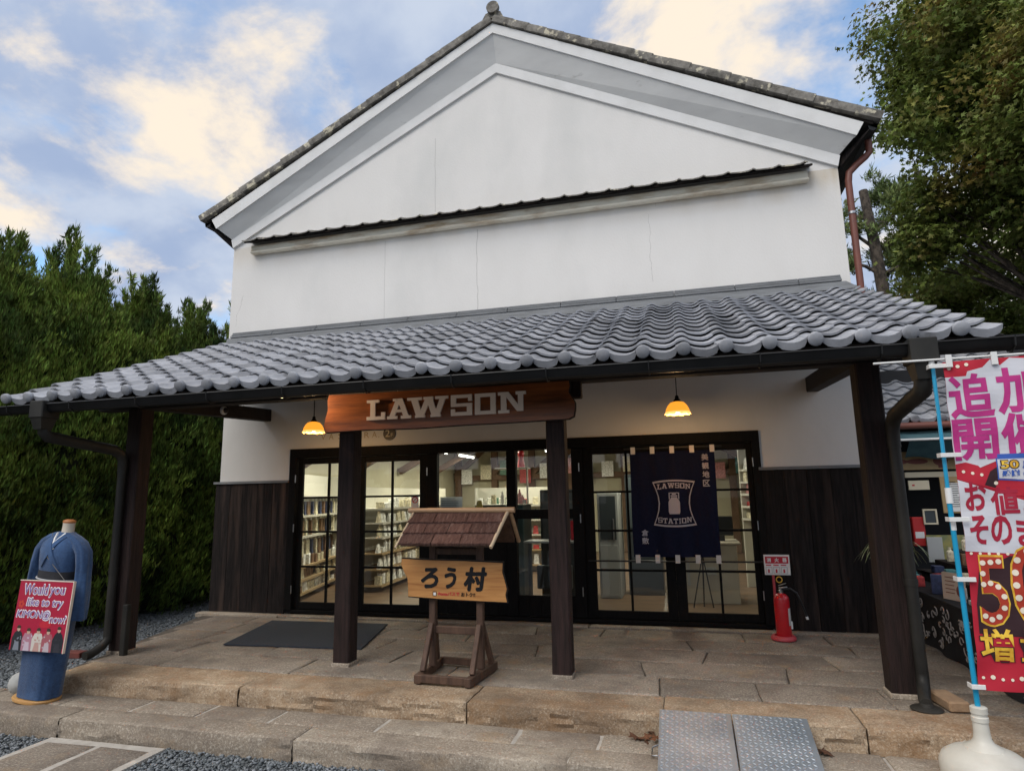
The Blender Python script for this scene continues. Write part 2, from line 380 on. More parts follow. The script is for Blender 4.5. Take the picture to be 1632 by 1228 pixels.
TILE_OLD = pm('weathered_verge_tile', (.09,.083,.072,1), (.24,.225,.20,1), 9, rough=.9, bump=.6, bscale=25, vary=.15, c3=(.50,.46,.35,1), s3=6, r3=(.58,.64), ramp=(.35,.7))
GUTTER = pm('black_gutter', (.006,.0065,.007,1), (.013,.013,.014,1), 4, rough=.4, bump=.03, spec=.35)
PIPE = pm('grey_black_drainpipe', (.012,.012,.011,1), (.034,.032,.028,1), 3, rough=.55, bump=.05, stretch=(1,1,.5), spec=.3)
COPPER = pm('red_brown_downpipe', (.20,.065,.045,1), (.15,.055,.04,1), 3, rough=.5, c3=(.22,.17,.14,1), s3=6, r3=(.66,.8))
STEEL = flat('steel', .5,.5,.5, .3, metal=1.)
BLACKMETAL = flat('black_metal', .012,.012,.012, .4)
FLASH = pm('grey_flashing', (.20,.21,.22,1), (.13,.135,.14,1), 8, rough=.7, stretch=(.4,1,3), bump=.1)
def stone(name, a, b_, c3, **k): return pm(name, a, b_, 3.2, rough=.9, bump=.35, bscale=45, vary=.14, c3=c3, s3=.9, r3=(.45,.7), ramp=(.3,.72), **k)
def granite(name, base, dark, light, warm, rust=None, bump=.5):
    m = pm(name, base, warm, 1.1, rough=.88, vary=.19, ramp=(.38,.66), bump=0)
    nt = m.node_tree; N = nt.nodes; L = nt.links; b = N['Principled BSDF']; src = b.inputs['Base Color'].links[0].from_socket
    tc = [n for n in N if n.type == 'MAPPING'][0].outputs[0]
    def mixr(src, scale, lo, hi, col, det=3, w=1.):
        n = N.new('ShaderNodeTexNoise'); n.inputs['Scale'].default_value = scale; n.inputs['Detail'].default_value = det; n.inputs['Roughness'].default_value = .65; L.new(tc, n.inputs['Vector'])
        r = N.new('ShaderNodeMapRange'); r.inputs[1].default_value = lo; r.inputs[2].default_value = hi; r.inputs[4].default_value = w; L.new(n.outputs[0], r.inputs[0])
        x = N.new('ShaderNodeMix'); x.data_type = 'RGBA'; L.new(r.outputs[0], x.inputs[0]); L.new(src, x.inputs[6]); x.inputs[7].default_value = col; return x.outputs[2], n.outputs[0]
    c, _ = mixr(src, 6, .52, .74, dark, 7, .7)         # damp patches
    c, _ = mixr(c, 62, .50, .62, light, 5, .6)
    c, _ = mixr(c, 54, .54, .64, dark, 6, .65)
    c, _ = mixr(c, 1.4, .46, .66, dark, 8, .7)
    c, _ = mixr(c, 2.3, .56, .70, warm if rust else (.34,.235,.13,1), 6, .5)
    c, f = mixr(c, 95, .60, .70, (.05,.045,.04,1), 2, .6)
    if rust: c, _ = mixr(c, 4.5, .48, .68, rust, 9, .55)
    L.new(c, b.inputs['Base Color'])
    bp = N.new('ShaderNodeBump'); bp.inputs['Strength'].default_value = bump; bp.inputs['Distance'].default_value = .012
    n = N.new('ShaderNodeTexNoise'); n.inputs['Scale'].default_value = 22; n.inputs['Detail'].default_value = 10; n.inputs['Roughness'].default_value = .7; L.new(tc, n.inputs['Vector'])
    L.new(n.outputs[0], bp.inputs['Height']); L.new(bp.outputs[0], b.inputs['Normal']); return m
SLAB_M = granite('tan_granite_paving', (.265,.225,.18,1), (.11,.09,.075,1), (.48,.43,.36,1), (.19,.155,.12,1))
KERB_M = granite('hewn_granite_kerb', (.38,.29,.195,1), (.14,.095,.06,1), (.66,.56,.43,1), (.30,.205,.125,1), rust=(.25,.135,.055,1), bump=1.)
STEP_M = granite('pale_granite_step', (.35,.30,.235,1), (.17,.135,.105,1), (.58,.52,.43,1), (.26,.21,.16,1), bump=.8)
JOINT = pm('sand_joint', (.12,.10,.08,1), (.06,.05,.04,1), 14, rough=.95, bump=.3)
MORTAR = pm('pale_mortar', (.50,.47,.42,1), (.36,.33,.29,1), 9, rough=.95, bump=.3, bscale=60)
GRAVEL_BED = pm('gravel_bed', (.035,.04,.045,1), (.17,.18,.19,1), 42, rough=.95, bump=1., bscale=60, ramp=(.4,.6))
GRAVEL = pm('grey_gravel_stones', (.10,.115,.125,1), (.22,.235,.245,1), 20, rough=.85, island=.5)
SOIL = pm('dark_soil', (.03,.025,.018,1), (.06,.05,.035,1), 5, rough=1, bump=.5)

# ---------------------------------------------------------------- ground
gz = -.32
g = MB(); g.box(-260, 260, -60, 420, gz-.5, gz-.03); structure(g.build('ground', SOIL))
g = MB(); g.box(-6.9, 12, -12, 30, gz-.029, gz-.012); structure(g.build('gravel_ground', GRAVEL_BED))
def gravel_field(regions, name, label):
    # coarser: plain 12-vertex icosahedra
    base = []
    for k in range(8):
        bm = bmesh.new(); bmesh.ops.create_icosphere(bm, subdivisions=1, radius=1); bm.verts.ensure_lookup_table()
        vs = np.array([v.co for v in bm.verts]); fs = np.array([[v.index for v in f.verts] for f in bm.faces]); bm.free()
        vs = vs*(1+rng.uniform(-.3,.3,(len(vs),1)))*V(1,.78,.6); base.append((vs, fs))
    VV, FF, off = [], [], 0
    for (x0,x1,y0,y1,dens,s0,s1) in regions:
        n = int((x1-x0)*(y1-y0)*dens)
        for i in range(n):
            x, y = rng.uniform(x0,x1), rng.uniform(y0,y1)
            vs, fs = base[rng.integers(8)]; s = rng.uniform(s0,s1)
            a, b_ = rng.uniform(0,6.28), rng.uniform(-.6,.6); ca, sa, cb_, sb = math.cos(a), math.sin(a), math.cos(b_), math.sin(b_)
            q = vs*s; q = q@np.array([[cb_,0,-sb],[0,1,0],[sb,0,cb_]]).T; q = q@np.array([[ca,-sa,0],[sa,ca,0],[0,0,1]]).T
            VV.append(q+V(x,y,gz+rng.uniform(-.012,.012))); FF.append(fs+off); off += len(vs)
    me = fast_mesh(name, np.vstack(VV), np.vstack(FF), GRAVEL)
    o = bpy.data.objects.new(name, me); link(o); tag(o, label, 'gravel'); o['kind'] = 'stuff'
gravel_field([(-1.72,2.9,-4.9,-3.70,3000,.010,.019),(-4.6,-2.88,-4.4,-3.72,2600,.010,.018)], 'gravel', 'loose grey gravel in front of the stone step')
gravel_field([(-7.0,-4.55,-2.9,5.0,1300,.014,.026),(-6.9,-3.62,-3.1,-.4,500,.014,.024)], 'gravel', 'grey gravel strip between the hedge and the storehouse')

# ---------------------------------------------------------------- porch, step and paving strip
def slab_mesh(x0, x1, y0, y1, top, h, j=(0,0,0,0), front_rough=0.):
    "irregular stone block: top gently uneven, edges chipped"
    nx = max(2, int((x1-x0)/.09)); ny = max(2, int((y1-y0)/.09)); g = .0065 if not front_rough else .003
    x0 += g+random.uniform(-.002,.004); x1 -= g; y0 += g+random.uniform(-.003,.004); y1 -= g
    sx = j
    ph = random.uniform(0, 50)
    # fine border ring: insert a row close to each edge
    us = [0]+[.018/(x1-x0)]+[i/nx for i in range(1, nx)]+[1-.018/(x1-x0)]+[1]
    vsn = [0]+[min(.2,.018/(y1-y0))]+[i/ny for i in range(1, ny)]+[1-min(.2,.018/(y1-y0))]+[1]
    P = []
    for b_, v in enumerate(vsn):
        for a, u in enumerate(us):
            xa = x0+sx[0]*(1-v)+sx[1]*v; xb = x1+sx[2]*(1-v)+sx[3]*v
            x = xa+(xb-xa)*u; y = y0+(y1-y0)*v
            z = top+.0035*math.sin(x*4+ph)*math.cos(y*6+ph)
            if a in (0, len(us)-1) or b_ in (0, len(vsn)-1):
                z -= random.uniform(.006, .014); x += random.uniform(-.004,.004); y += random.uniform(-.004,.004)
            P.append((x, y, z))
    nu, nv = len(us), len(vsn); m = MB()
    fs = [(b_*nu+a, b_*nu+a+1, (b_+1)*nu+a+1, (b_+1)*nu+a) for b_ in range(nv-1) for a in range(nu-1)]
    m.add(P, fs)
    # skirts
    def skirt(idx):
        pts = [P[i] for i in idx]; n = len(pts); rows = [pts]; lev = 5 if front_rough else 1
        for l in range(1, lev+1):
            t = l/lev; row = []
            for (x, y, z) in pts:
                r = front_rough if 0 < l else 0
                row.append((x, y-(random.uniform(-.3,1)*r if l < lev+1 else 0), z+(top-h-z)*t))
            rows.append(row)
        allv = [p for r_ in rows for p in r_]
        m.add(allv, [(r_*n+k+1, r_*n+k, (r_+1)*n+k, (r_+1)*n+k+1) for r_ in range(lev) for k in range(n-1)])
    fr = front_rough
    skirt(list(range(nu)))
    front_rough = 0
    skirt([b_*nu+nu-1 for b_ in range(nv)]); skirt([b_*nu for b_ in range(nv)][::-1]); skirt([(nv-1)*nu+a for a in range(nu)][::-1])
    return m
porch = bpy.data.objects.new('porch_floor', None); link(porch); structure(porch)
m = MB()
m.add([(-3.66,-3.06,-.02),(4.83,-3.06,-.02),(4.83,.30,-.02),(-4.62,.30,-.02),(-3.66,-3.06,-.34),(4.83,-3.06,-.34),(4.83,.30,-.34),(-4.62,.30,-.34)],
      [(0,1,2,3),(1,0,4,5),(2,1,5,6),(3,2,6,7),(0,3,7,4)]); m.build('bedding', JOINT, porch)
def left_edge(y): return -3.60-(y+3.12)*.235
rows = [(-3.12,-2.66),(-2.66,-2.12),(-2.12,-1.60),(-1.60,-1.10),(-1.10,-.62),(-.62,-.17)]
cuts = {0:[-1.55,.55,2.07,3.42], 1:[-2.9,-1.35,.1,2.02,2.78,3.75], 2:[-3.1,-2.1,-.6,.35,1.85,3.1,4.1], 3:[-3.3,-2.0,-1.0,.72,2.42,3.55], 4:[-3.4,-2.75,-1.3,-.2,.86,2.28,3.85], 5:[-3.5,-2.3,-.9,.5,1.3,2.85,3.7]}
for r_, (ya, yb) in enumerate(rows):
    xs = [left_edge((ya+yb)/2)]+cuts[r_]+[4.82]
    jo = [(0,0)]+[(random.uniform(-.04,.04), random.uniform(-.04,.04)) if r_ else (0,0) for _ in cuts[r_]]+[(0,0)]
    for k in range(len(xs)-1):
        mm = slab_mesh(xs[k], xs[k+1], ya, yb, random.uniform(-.004,.004), .17, (jo[k][0], jo[k][1], jo[k+1][0], jo[k+1][1]), .022 if r_ == 0 else 0)
        mm.build('kerb_stone' if r_ == 0 else 'paving_slab', KERB_M if r_ == 0 else SLAB_M, porch, smooth=28)
xs = [-4.62,-3.25,-1.0,1.1,3.3,4.82]
for k in range(5): slab_mesh(xs[k], xs[k+1], -.165, .0-.004, .022, .06).build('sill_stone', STEP_M, porch, smooth=50)
step = bpy.data.objects.new('lower_step', None); link(step); structure(step)
m = MB(); m.box(-9, 6.6, -3.66, -3.10, -.34, -.172); m.build('bedding', MORTAR, step)
xs = [-9,-7.2,-5.6,-4.15,-3.2,-2.42,-1.75,-1.05,-.1,1.0,1.62,2.6,3.5,4.6,6.6]
for k in range(len(xs)-1):
    slab_mesh(xs[k]+.006, xs[k+1]-.006, -3.43, -3.112, -.160+random.uniform(-.002,.002), .05).build('paving_slab', STEP_M, step, smooth=50)
xs = [-9,-6.9,-4.9,-2.85,-.62,1.45,3.3,5.0,6.6]
for k in range(len(xs)-1):
    slab_mesh(xs[k], xs[k+1], -3.70, -3.425, -.158+random.uniform(-.003,.003), .18, (0,0,0,0), .020).build('kerb_stone', STEP_M, step, smooth=28)
path = bpy.data.objects.new('paving_path', None); link(path); structure(path)
m = MB(); m.box(-2.86,-1.72,-8.5,-3.74,-.36,-.296); m.build('bedding', MORTAR, path)
for y1 in (-3.82,-4.9,-6.0,-7.2):
    y0 = y1-1.07
    slab_mesh(-2.80,-2.30,y0,y1,-.288,.05).build('paving_slab', SLAB_M, path, smooth=50)
    slab_mesh(-2.26,-1.78,y0-.3,y1,-.288,.05).build('paving_slab', SLAB_M, path, smooth=50)
# ---------------------------------------------------------------- the storehouse
house = thing('storehouse', 'white plastered storehouse with a gabled roof and black boarded base housing the shop', 'building', (0,0,0))
HW = 4.45
ZL = lambda x, z0, z1, xe: z0+(z1-z0)*abs(x)/xe          # straight rake line
w = MB()
w.prism([(-HW,1.87),(-3.24,1.87),(-3.24,2.33),(-HW,2.33)], 0, .28)
w.prism([(3.24,1.87),(HW,1.87),(HW,2.33),(3.24,2.33)], 0, .28)
w.prism([(-HW,2.33),(HW,2.33),(HW,5.72),(0,7.95),(-HW,5.72)], 0, .28)
w.box(-HW,-3.24,.0,.28,0,1.87); w.box(3.24,HW,.0,.28,0,1.87)
w.build('wall', PLASTER, house)
w = MB(); w.box(-HW,-HW+.25,.28,12,-.3,5.72); w.box(HW-.25,HW,.28,12,-.3,5.72); w.box(-HW,HW,12,12.2,-.3,5.72)
w.build('side_wall', PLASTER, house)
for s in (-1, 1):          # rake trim, soffit, fascia
    def P(x, z, y): return (s*x, y, z)
    def quadmesh(A, B, name, mat):
        mm = MB(); n = len(A)
        mm.add(list(A)+list(B), [(i, (i+1) % n, n+(i+1) % n, n+i) for i in range(n)]+[tuple(reversed(range(n))), tuple(range(n, 2*n))])
        if s < 0: mm.f = [tuple(reversed(f)) for f in mm.f]
        return mm.build(name, mat, house)
    A = [P(0,7.83,-.035),P(0,7.985,-.035),P(0,7.985,.0),P(0,7.83,.0)]; B = [P(4.45,5.605,-.035),P(4.485,5.745,-.035),P(4.485,5.745,0),P(4.45,5.605,0)]
    quadmesh(A, B, 'rake_band', TRIM)
    A = [P(0,7.99,-.03),P(0,8.375,-.18),P(0,8.40,-.17),P(0,8.1,.0)]; B = [P(4.47,5.75,-.03),P(4.64,5.90,-.18),P(4.64,5.93,-.17),P(4.50,5.85,0)]
    quadmesh(A, B, 'soffit', SOFFIT)
    A = [P(0,8.37,-.20),P(0,8.525,-.20),P(0,8.525,-.0),P(0,8.39,-.1)]; B = [P(4.65,5.895,-.20),P(4.745,6.055,-.20),P(4.745,6.055,-.0),P(4.65,5.915,-.1)]
    quadmesh(A, B, 'fascia', TRIM)
    # dark eave boards behind the verge and the roof plane itself
    A = [P(0,8.53,-.10),P(0,8.57,-.10),P(0,8.57,12.4),P(0,8.53,12.4)]; B = [P(4.86,6.03,-.16),P(4.86,6.07,-.16),P(4.86,6.07,12.4),P(4.86,6.03,12.4)]
    quadmesh(A, B, 'roof_deck', BEAMW)
    A = [P(4.49,5.62,.02),P(4.80,5.95,-.2),P(4.80,5.96,-.19),P(4.49,5.75,.05)]; B = [P(4.49,5.62,12),P(4.80,5.95,12),P(4.80,5.96,12),P(4.49,5.75,12)]
    quadmesh(A, B, 'eave_soffit', BLACKWOOD)
    # main roof tiles: long ribbed sheets of tile courses seen only from aside
    mm = MB(); n = 19
    for k in range(n):
        a = k/n; b_ = (k+1)/n
        x0, x1 = a*4.9, b_*4.9; z0 = 8.58+(6.08-8.58)*a; z1 = 8.58+(6.08-8.58)*b_
        for r_ in range(42):
            y0 = -.02+r_*.295
            mm.add([P(x0,z0,y0),P(x1+.02,z1+.02,y0),P(x1+.02,z1+.02,y0+.18),P(x0,z0,y0+.18),P(x0,z0+.05,y0+.235),P(x1+.02,z1+.065,y0+.235),P(x0,z0,y0+.29),P(x1+.02,z1+.02,y0+.29)],
                   [(0,1,2,3),(3,2,5,4),(4,5,7,6)])
    if s < 0: mm.f = [tuple(reversed(f)) for f in mm.f]
    o = mm.build('roof_tiling', TILE, house, smooth=40); o['kind'] = 'stuff'
    # verge tiles, one by one
    L_ = math.hypot(4.88, 2.47); nt_ = 20
    for k in range(nt_):
        a0, a1 = k/nt_, (k+1)/nt_+.006
        q0 = V(s*4.90*a0, 0, 8.545-2.485*a0); q1 = V(s*4.90*a1, 0, 8.545-2.485*a1)
        d = unit(q1-q0); up = V(s*2.47, 0, 4.88)/L_
        mm = MB(); prof = [(-.235,-.008),(-.24,.07),(-.225,.105),(-.18,.125),(-.12,.12),(-.07,.09),(-.03,.07),(.12,.06),(.12,-.008)]
        lift = .006
        A = [q0+V(0,y,0)+up*(z-.004) for y, z in prof]; B = [q1+V(0,y,0)+up*(z+lift) for y, z in prof]; n = len(prof)
        fs = [(i, (i+1) % n, n+(i+1) % n, n+i) for i in range(n)]+[tuple(reversed(range(n))), tuple(range(n, 2*n))]
        if s > 0: fs = [tuple(reversed(f)) for f in fs]
        jit = rng.normal(0, .003, 3); mm.add([p+jit for p in A+B], fs); mm.build('verge_tile', TILE_OLD, house, smooth=40)
mm = MB(); mm.tube([(0,-.12,8.66),(0,12.3,8.66)], .085, 14); mm.tube([(0,-.1,8.60),(0,12.3,8.60)], .12, 10); mm.build('ridge', TILE, house, smooth=40)
mm = MB(); mm.lathe([(.0,0),(.095,0),(.095,.06),(.0,.06)], (0.02,-.20,8.755), 22, 'y')
mm.lathe([(.062,-.016),(.082,-.016),(.082,.0),(.062,.0),(.062,-.016)], (0.02,-.20,8.755), 20, 'y')
for k in range(3):
    a = k*2.094+.5; mm.sphere((.02+.032*math.cos(a),-.205,8.755+.032*math.sin(a)), .022, .016, .022, 8, 6)
mm.build('ridge_end_tile', TILE_OLD, house, smooth=50)
mm = MB(); mm.prism([(-.15,8.60),(.17,8.60),(.13,8.69),(.02,8.73),(-.10,8.69)], -.215, -.15); mm.build('ridge_saddle', TILE_OLD, house)
# the little tiled ledge across the gable
hs = MB(); hs.add([(-4.10,-.21,5.575),(4.12,-.21,5.575),(4.12,-.21,5.602),(-4.10,-.21,5.602),(-4.10,0,5.66),(4.12,0,5.66),(4.12,0,5.69),(-4.10,0,5.69)],
   [(0,1,2,3),(3,2,6,7),(1,0,4,5),(0,3,7,4),(2,1,5,6)]); hs.build('ledge_deck', BLACKWOOD, house)
tm = MB()
cols = 7
prof = [(-.02,.004),(.05,.0),(.12,-.002),(.19,.002),(.225,.014),(.25,.026),(.275,.014),(.285,.004)]
A = [(x, -.245, z+.0) for x, z in prof]; B = [(x, .0, z+.095) for x, z in prof]; A2 = [(x, -.245, z-.018) for x, z in prof]; n = len(prof)
tm.add(A+B+A2, [(i, i+1, n+i+1, n+i) for i in range(n-1)]+[(2*n+i, 2*n+i+1, i+1, i) for i in range(n-1)])
tme = tm.mesh('ledge_tile', TILE_OLD, smooth=50)
for k in range(27):
    inst('ledge_tile', tme, house, (-4.10+.303*k, 0, 5.606))
hm = MB(); hm.lathe([(.0,-.268),(.020,-.266),(.027,-.255),(.027,-.19),(.02,-.05)], (0,0,0), 10, 'y'); hme = hm.mesh('ledge_tile_head', TILE_OLD, smooth=50)
for k in range(27): inst('ledge_tile_head', hme, house, (-4.10+.303*k+.252, 0, 5.640))
mm = MB(); mm.box(-4.06,4.08,-.09,-.001,5.485,5.572); mm.build('ledge_moulding', STAIN_TRIM, house)
mm = MB(); mm.obox((.01,-.055,5.462),(1,0,0),(0,1,0),(0,0,1),4.08,.052,.02,.012); mm.build('ledge_moulding', STAIN_TRIM, house)
# black boards at the foot of the wall
for (xa, xb) in ((-4.49,-3.24),(3.24,4.49)):
    x = xa; k = 0
    while x < xb-.02:
        wd = random.uniform(.17,.27); x2 = min(x+wd, xb)
        if xb-x2 < .08: x2 = xb
        mm = MB(); t = .030+random.uniform(0,.006); mm.cbox(x+.0015, x2-.0015, -t, -.002, .02, 1.855, .003); mm.build('board', BLACKWOOD, house); x = x2
    mm = MB(); mm.prism([(xa-.03,1.85),(xb+(.0 if xb<0 else .03),1.85),(xb+(.0 if xb<0 else .03),1.885),(xa-.03,1.885)], -.055, -.0015); mm.build('flashing', FLASH, house)
for s in (-1,1): mm = MB(); mm.cbox(min(s*4.452,s*4.492), max(s*4.452,s*4.492), -.03, 6, .02, 1.855, .003); mm.build('side_board', BLACKWOOD, house)
# rear-right downpipe, gutter and elbow
mm = MB(); mm.tube([(4.58,.10,1.0),(4.58,.10,5.45)], .042, 12); mm.build('downpipe', COPPER, house, smooth=50)
mm = MB(); mm.tube([(4.58,.10,5.44),(4.60,.10,5.56),(4.70,.10,5.66),(4.80,.10,5.74),(4.855,.10,5.80),(4.86,.10,5.96)], .043, 12); mm.build('pipe_elbow', COPPER, house, smooth=60)
mm = MB(); mm.tube([(4.58,.10,5.0),(4.58,.10,5.03)], .05, 12); mm.tube([(4.58,.10,3.5),(4.58,.10,3.53)], .05, 12); mm.build('pipe_clamp', STEEL, house, smooth=60)
for s in (-1, 1):
    mm = MB(); prof = [(4.80,6.03),(4.815,5.975),(4.855,5.95),(4.90,5.975),(4.915,6.03)]
    A = [(s*x,-.15,z) for x, z in prof]; B = [(s*x,12,z) for x, z in prof]
    mm.add(A+B, [(i, i+1, 6+i-1, 5+i) for i in range(4)]+[(0,1,2,3,4)]); mm.build('gutter', GUTTER, house, smooth=60)
# ---------------------------------------------------------------- entrance: frame, doors, windows
GLASS = bpy.data.materials.new('door_glass'); GLASS.use_nodes = True
_n = GLASS.node_tree.nodes; _l = GLASS.node_tree.links; _n.clear()
_o = _n.new('ShaderNodeOutputMaterial'); _mx = _n.new('ShaderNodeMixShader'); _t = _n.new('ShaderNodeBsdfTransparent'); _g = _n.new('ShaderNodeBsdfGlossy')
_t.inputs[0].default_value = (.86,.9,.88,1); _g.inputs['Roughness'].default_value = .02; _f = _n.new('ShaderNodeFresnel'); _f.inputs[0].default_value = 1.5
_m = _n.new('ShaderNodeMath'); _m.operation = 'MULTIPLY_ADD'; _m.inputs[1].default_value = 1.2; _m.inputs[2].default_value = .03; _l.new(_f.outputs[0], _m.inputs[0])
_l.new(_m.outputs[0], _mx.inputs[0]); _l.new(_t.outputs[0], _mx.inputs[1]); _l.new(_g.outputs[0], _mx.inputs[2]); _l.new(_mx.outputs[0], _o.inputs[0])
WHITE = flat('white_card', .75,.75,.73, .6); CREAM = flat('cream_card', .62,.55,.40, .7)
INK = flat('black_ink', .015,.015,.02, .7); REDINK = flat('red_ink', .50,.012,.03, .6); BROWNINK = flat('brown_ink', .17,.05,.04, .7)
fr = MB()
fr.cbox(-3.242,3.242,-.035,.16,2.20,2.332,.006); fr.cbox(-3.24,3.24,-.02,.16,.03,.075,.004)
fr.cbox(-3.242,-3.13,-.034,.16,.07,2.205,.005); fr.cbox(3.15,3.242,-.034,.16,.07,2.205,.005)
fr.build('entrance_frame', FRAME, house)
def leaf(x0, x1, g0, g1, gz0=.175, gz1=2.11, name='door', nv=1, nh=3, handle=None, y=.03):
    d = MB(); ya, yb = y, y+.05
    d.cbox(x0,g0,ya,yb,.08,2.195); d.cbox(g1,x1,ya,yb,.08,2.195); d.cbox(g0-.001,g1+.001,ya+.002,yb-.002,.08,gz0); d.cbox(g0-.001,g1+.001,ya+.002,yb-.002,gz1,2.195)
    root = d.build(name, FRAME, house)
    w_ = .028
    for k in range(nh):
        z = gz0+(gz1-gz0)*(k+1)/(nh+1); b_ = MB(); b_.cbox(g0,g1,ya+.008,yb-.008,z-w_/2,z+w_/2,.003); b_.build('muntin', FRAME, root)
    for k in range(nv):
        x = g0+(g1-g0)*(k+1)/(nv+1); b_ = MB(); b_.cbox(x-w_/2,x+w_/2,ya+.006,yb-.006,gz0,gz1,.003); b_.build('muntin', FRAME, root)
    for i in range(nv+1):
        for j in range(nh+1):
            xa, xb = g0+(g1-g0)*i/(nv+1), g0+(g1-g0)*(i+1)/(nv+1); za, zb = gz0+(gz1-gz0)*j/(nh+1), gz0+(gz1-gz0)*(j+1)/(nh+1)
            t = random.uniform(-.0015,.0015)
            p = MB(); p.add([(xa,y+.026+t,za),(xb,y+.026-t,za),(xb,y+.026,zb),(xa,y+.026,zb)], [(0,1,2,3)]); p.build('pane', GLASS, root)
    return root
leaf(-3.128,-2.1405,-3.05,-2.21); l2 = leaf(-2.1395,-1.094,-2.05,-1.21)
leaf(1.071,2.1695,1.20,2.055); leaf(2.1705,3.149,2.29,3.085)
for x, zs in ((-3.13,(1.9,1.2,.35)), (-1.075,(1.95,)), (1.03,(1.95,1.3,.4)), (3.15,(1.95,1.2,.4))):
    for z in zs:
        h = MB(); h.cbox(x-.006,x+.006,-.042,-.028,z-.055,z+.055,.002); h.build('hinge', STEEL, house)
# middle bay: two windows over dark panels
mid = MB()
mid.cbox(-1.095,-.945,.0,.10,.08,2.195,.005); mid.cbox(.045,.175,.0,.10,.08,2.195,.005); mid.cbox(.925,1.07,.0,.10,.08,2.195,.005)
mid.cbox(-.946,.046,.005,.095,1.30,1.425,.004); mid.cbox(.174,.926,.005,.095,1.30,1.42,.004)
mid.build('window_frame', FRAME, house)
def pane(x0, x1, z0, z1, y=.05, name='window_pane'):
    p = MB(); p.add([(x0,y,z0),(x1,y,z0),(x1,y+.0006,z1),(x0,y,z1)], [(0,1,2,3)]); return p.build(name, GLASS, house)
pane(-.945,.045,1.425,2.20); pane(.175,.925,1.42,2.20); pane(.175,.925,.34,1.30)
x = -.945
while x < .04:
    b_ = MB(); b_.cbox(x+.001,min(x+.142,.045)-.001,.03,.07,.08,1.30,.003); b_.build('panel_board', FRAME, house); x += .1414
x = .175
while x < .92:
    b_ = MB(); b_.cbox(x+.001,x+.149,.03,.07,.08,.335,.003); b_.build('panel_board', FRAME, house); x += .15
# notices on the glass
def notice(x0, x1, z0, z1, mat, label, y=.022, fn=None, parent=None):
    n = MB(); n.box(x0,x1,y-.002,y,z0,z1); o = n.build('paper_notice', mat); tag(o, label, 'notice')
    if fn:
        t = MB(); fn(t); t.build('lettering', BROWNINK, o)
    return o
notice(-1.34,-1.23,1.36,1.63, WHITE, 'small white no-entry style notice with a red ring on the second door', .050)
o = bpy.data.objects['paper_notice']
t = MB()
for k in range(20):
    a, b_ = 2*math.pi*k/20, 2*math.pi*(k+1)/20
    t.add([(-1.285+.045*math.cos(a),.046,1.57+.045*math.sin(a)),(-1.285+.045*math.cos(b_),.046,1.57+.045*math.sin(b_)),(-1.285+.033*math.cos(b_),.046,1.57+.033*math.sin(b_)),(-1.285+.033*math.cos(a),.046,1.57+.033*math.sin(a))], [(3,2,1,0)])
t.frame([(-.03,-.024),(-.024,-.03),(.03,.024),(.024,.03)], (-1.285,.0456,1.57), (1,0,0), (0,0,1))
t.frame([(-.03,0),(.03,0),(.03,.006),(-.03,.006)], (-1.285,.046,1.43), (1,0,0), (0,0,1)); t.frame([(-.035,0),(.035,0),(.035,.006),(-.035,.006)], (-1.285,.046,1.41), (1,0,0), (0,0,1))
t.build('print', REDINK, o)
n2 = notice(-.92,-.60,1.43,1.60, WHITE, 'white paper notice taped low inside the left middle window', .075)
t = MB()
for k in range(5): t.frame([(0,0),(random.uniform(.15,.26),0),(.2,.005),(0,.005)], (-.90,.0722,1.575-.028*k), (1,0,0), (0,0,1))
t.build('print', INK, n2)
# wall lettering and the round floor mark
t = MB()
for ch, x in (('V',-2.72),('A',-2.59),('S',-2.44),('A',-2.30),('R',-2.02),('A',-1.90),('.',-1.80)):
    put_text(t, ch, (x-.035,-.0016,2.455), (1,0,0), (0,0,1), .075 if ch != '.' else .014, .085 if ch != '.' else .014)
tag(t.build('wall_lettering', flat('faded_gold_paint', .42,.33,.20,.8)), 'faded thin gold lettering painted on the wall above the left doors', 'lettering')
d = MB(); d.disc((-1.66,-.014,2.50), .095, n=28, t=.012); o = tag(d.build('floor_mark', flat('dark_brown_disc', .05,.04,.035,.5)), 'round dark disc marked 2F on the wall behind the hanging wooden sign', 'sign')
t = MB(); put_text(t, '2', (-1.72,-.0165,2.455), (1,0,0), (0,0,1), .07, .10, .01); put_text(t, 'F', (-1.635,-.0165,2.455), (1,0,0), (0,0,1), .035, .05, .01); t.build('lettering', CREAM, o)
# ---------------------------------------------------------------- the porch canopy
canopy = thing('porch_canopy', 'lean-to porch canopy of grey pantiles on dark wooden posts in front of the shop', 'canopy', (0,0,0))
CX0, CX1 = -4.37, 4.54
S0 = V(0, 0.0, 4.02); S1 = V(0, -3.31, 2.655)                   # slope line of the tile bed
sl = S1-S0; SLEN = np.linalg.norm(sl); sd_ = sl/SLEN; sn = unit(V(0, -sl[2], sl[1]))*-1
if sn[2] < 0: sn = -sn
def SP(x, d, h=0): p = S0+sd_*d+sn*h; return (x, p[1], p[2])
ang = math.atan2(-sl[2], -sl[1])     # downslope angle
mm = MB(); mm.hexa([SP(CX0+.05,0,-.07),SP(CX0+.05,SLEN-.05,-.07),SP(CX1-.05,SLEN-.05,-.07),SP(CX1-.05,0,-.07),SP(CX0+.05,0,-.035),SP(CX0+.05,SLEN-.05,-.035),SP(CX1-.05,SLEN-.05,-.035),SP(CX1-.05,0,-.035)])
mm.build('deck', BEAMW, canopy)
for k in range(21):
    x = CX0+.12+k*(CX1-CX0-.24)/20; mm = MB(); mm.beam(SP(x,.02,-.115), SP(x,SLEN-.07,-.115), .06, .075, up=(0,0,1)); mm.build('rafter', BEAMW, canopy)
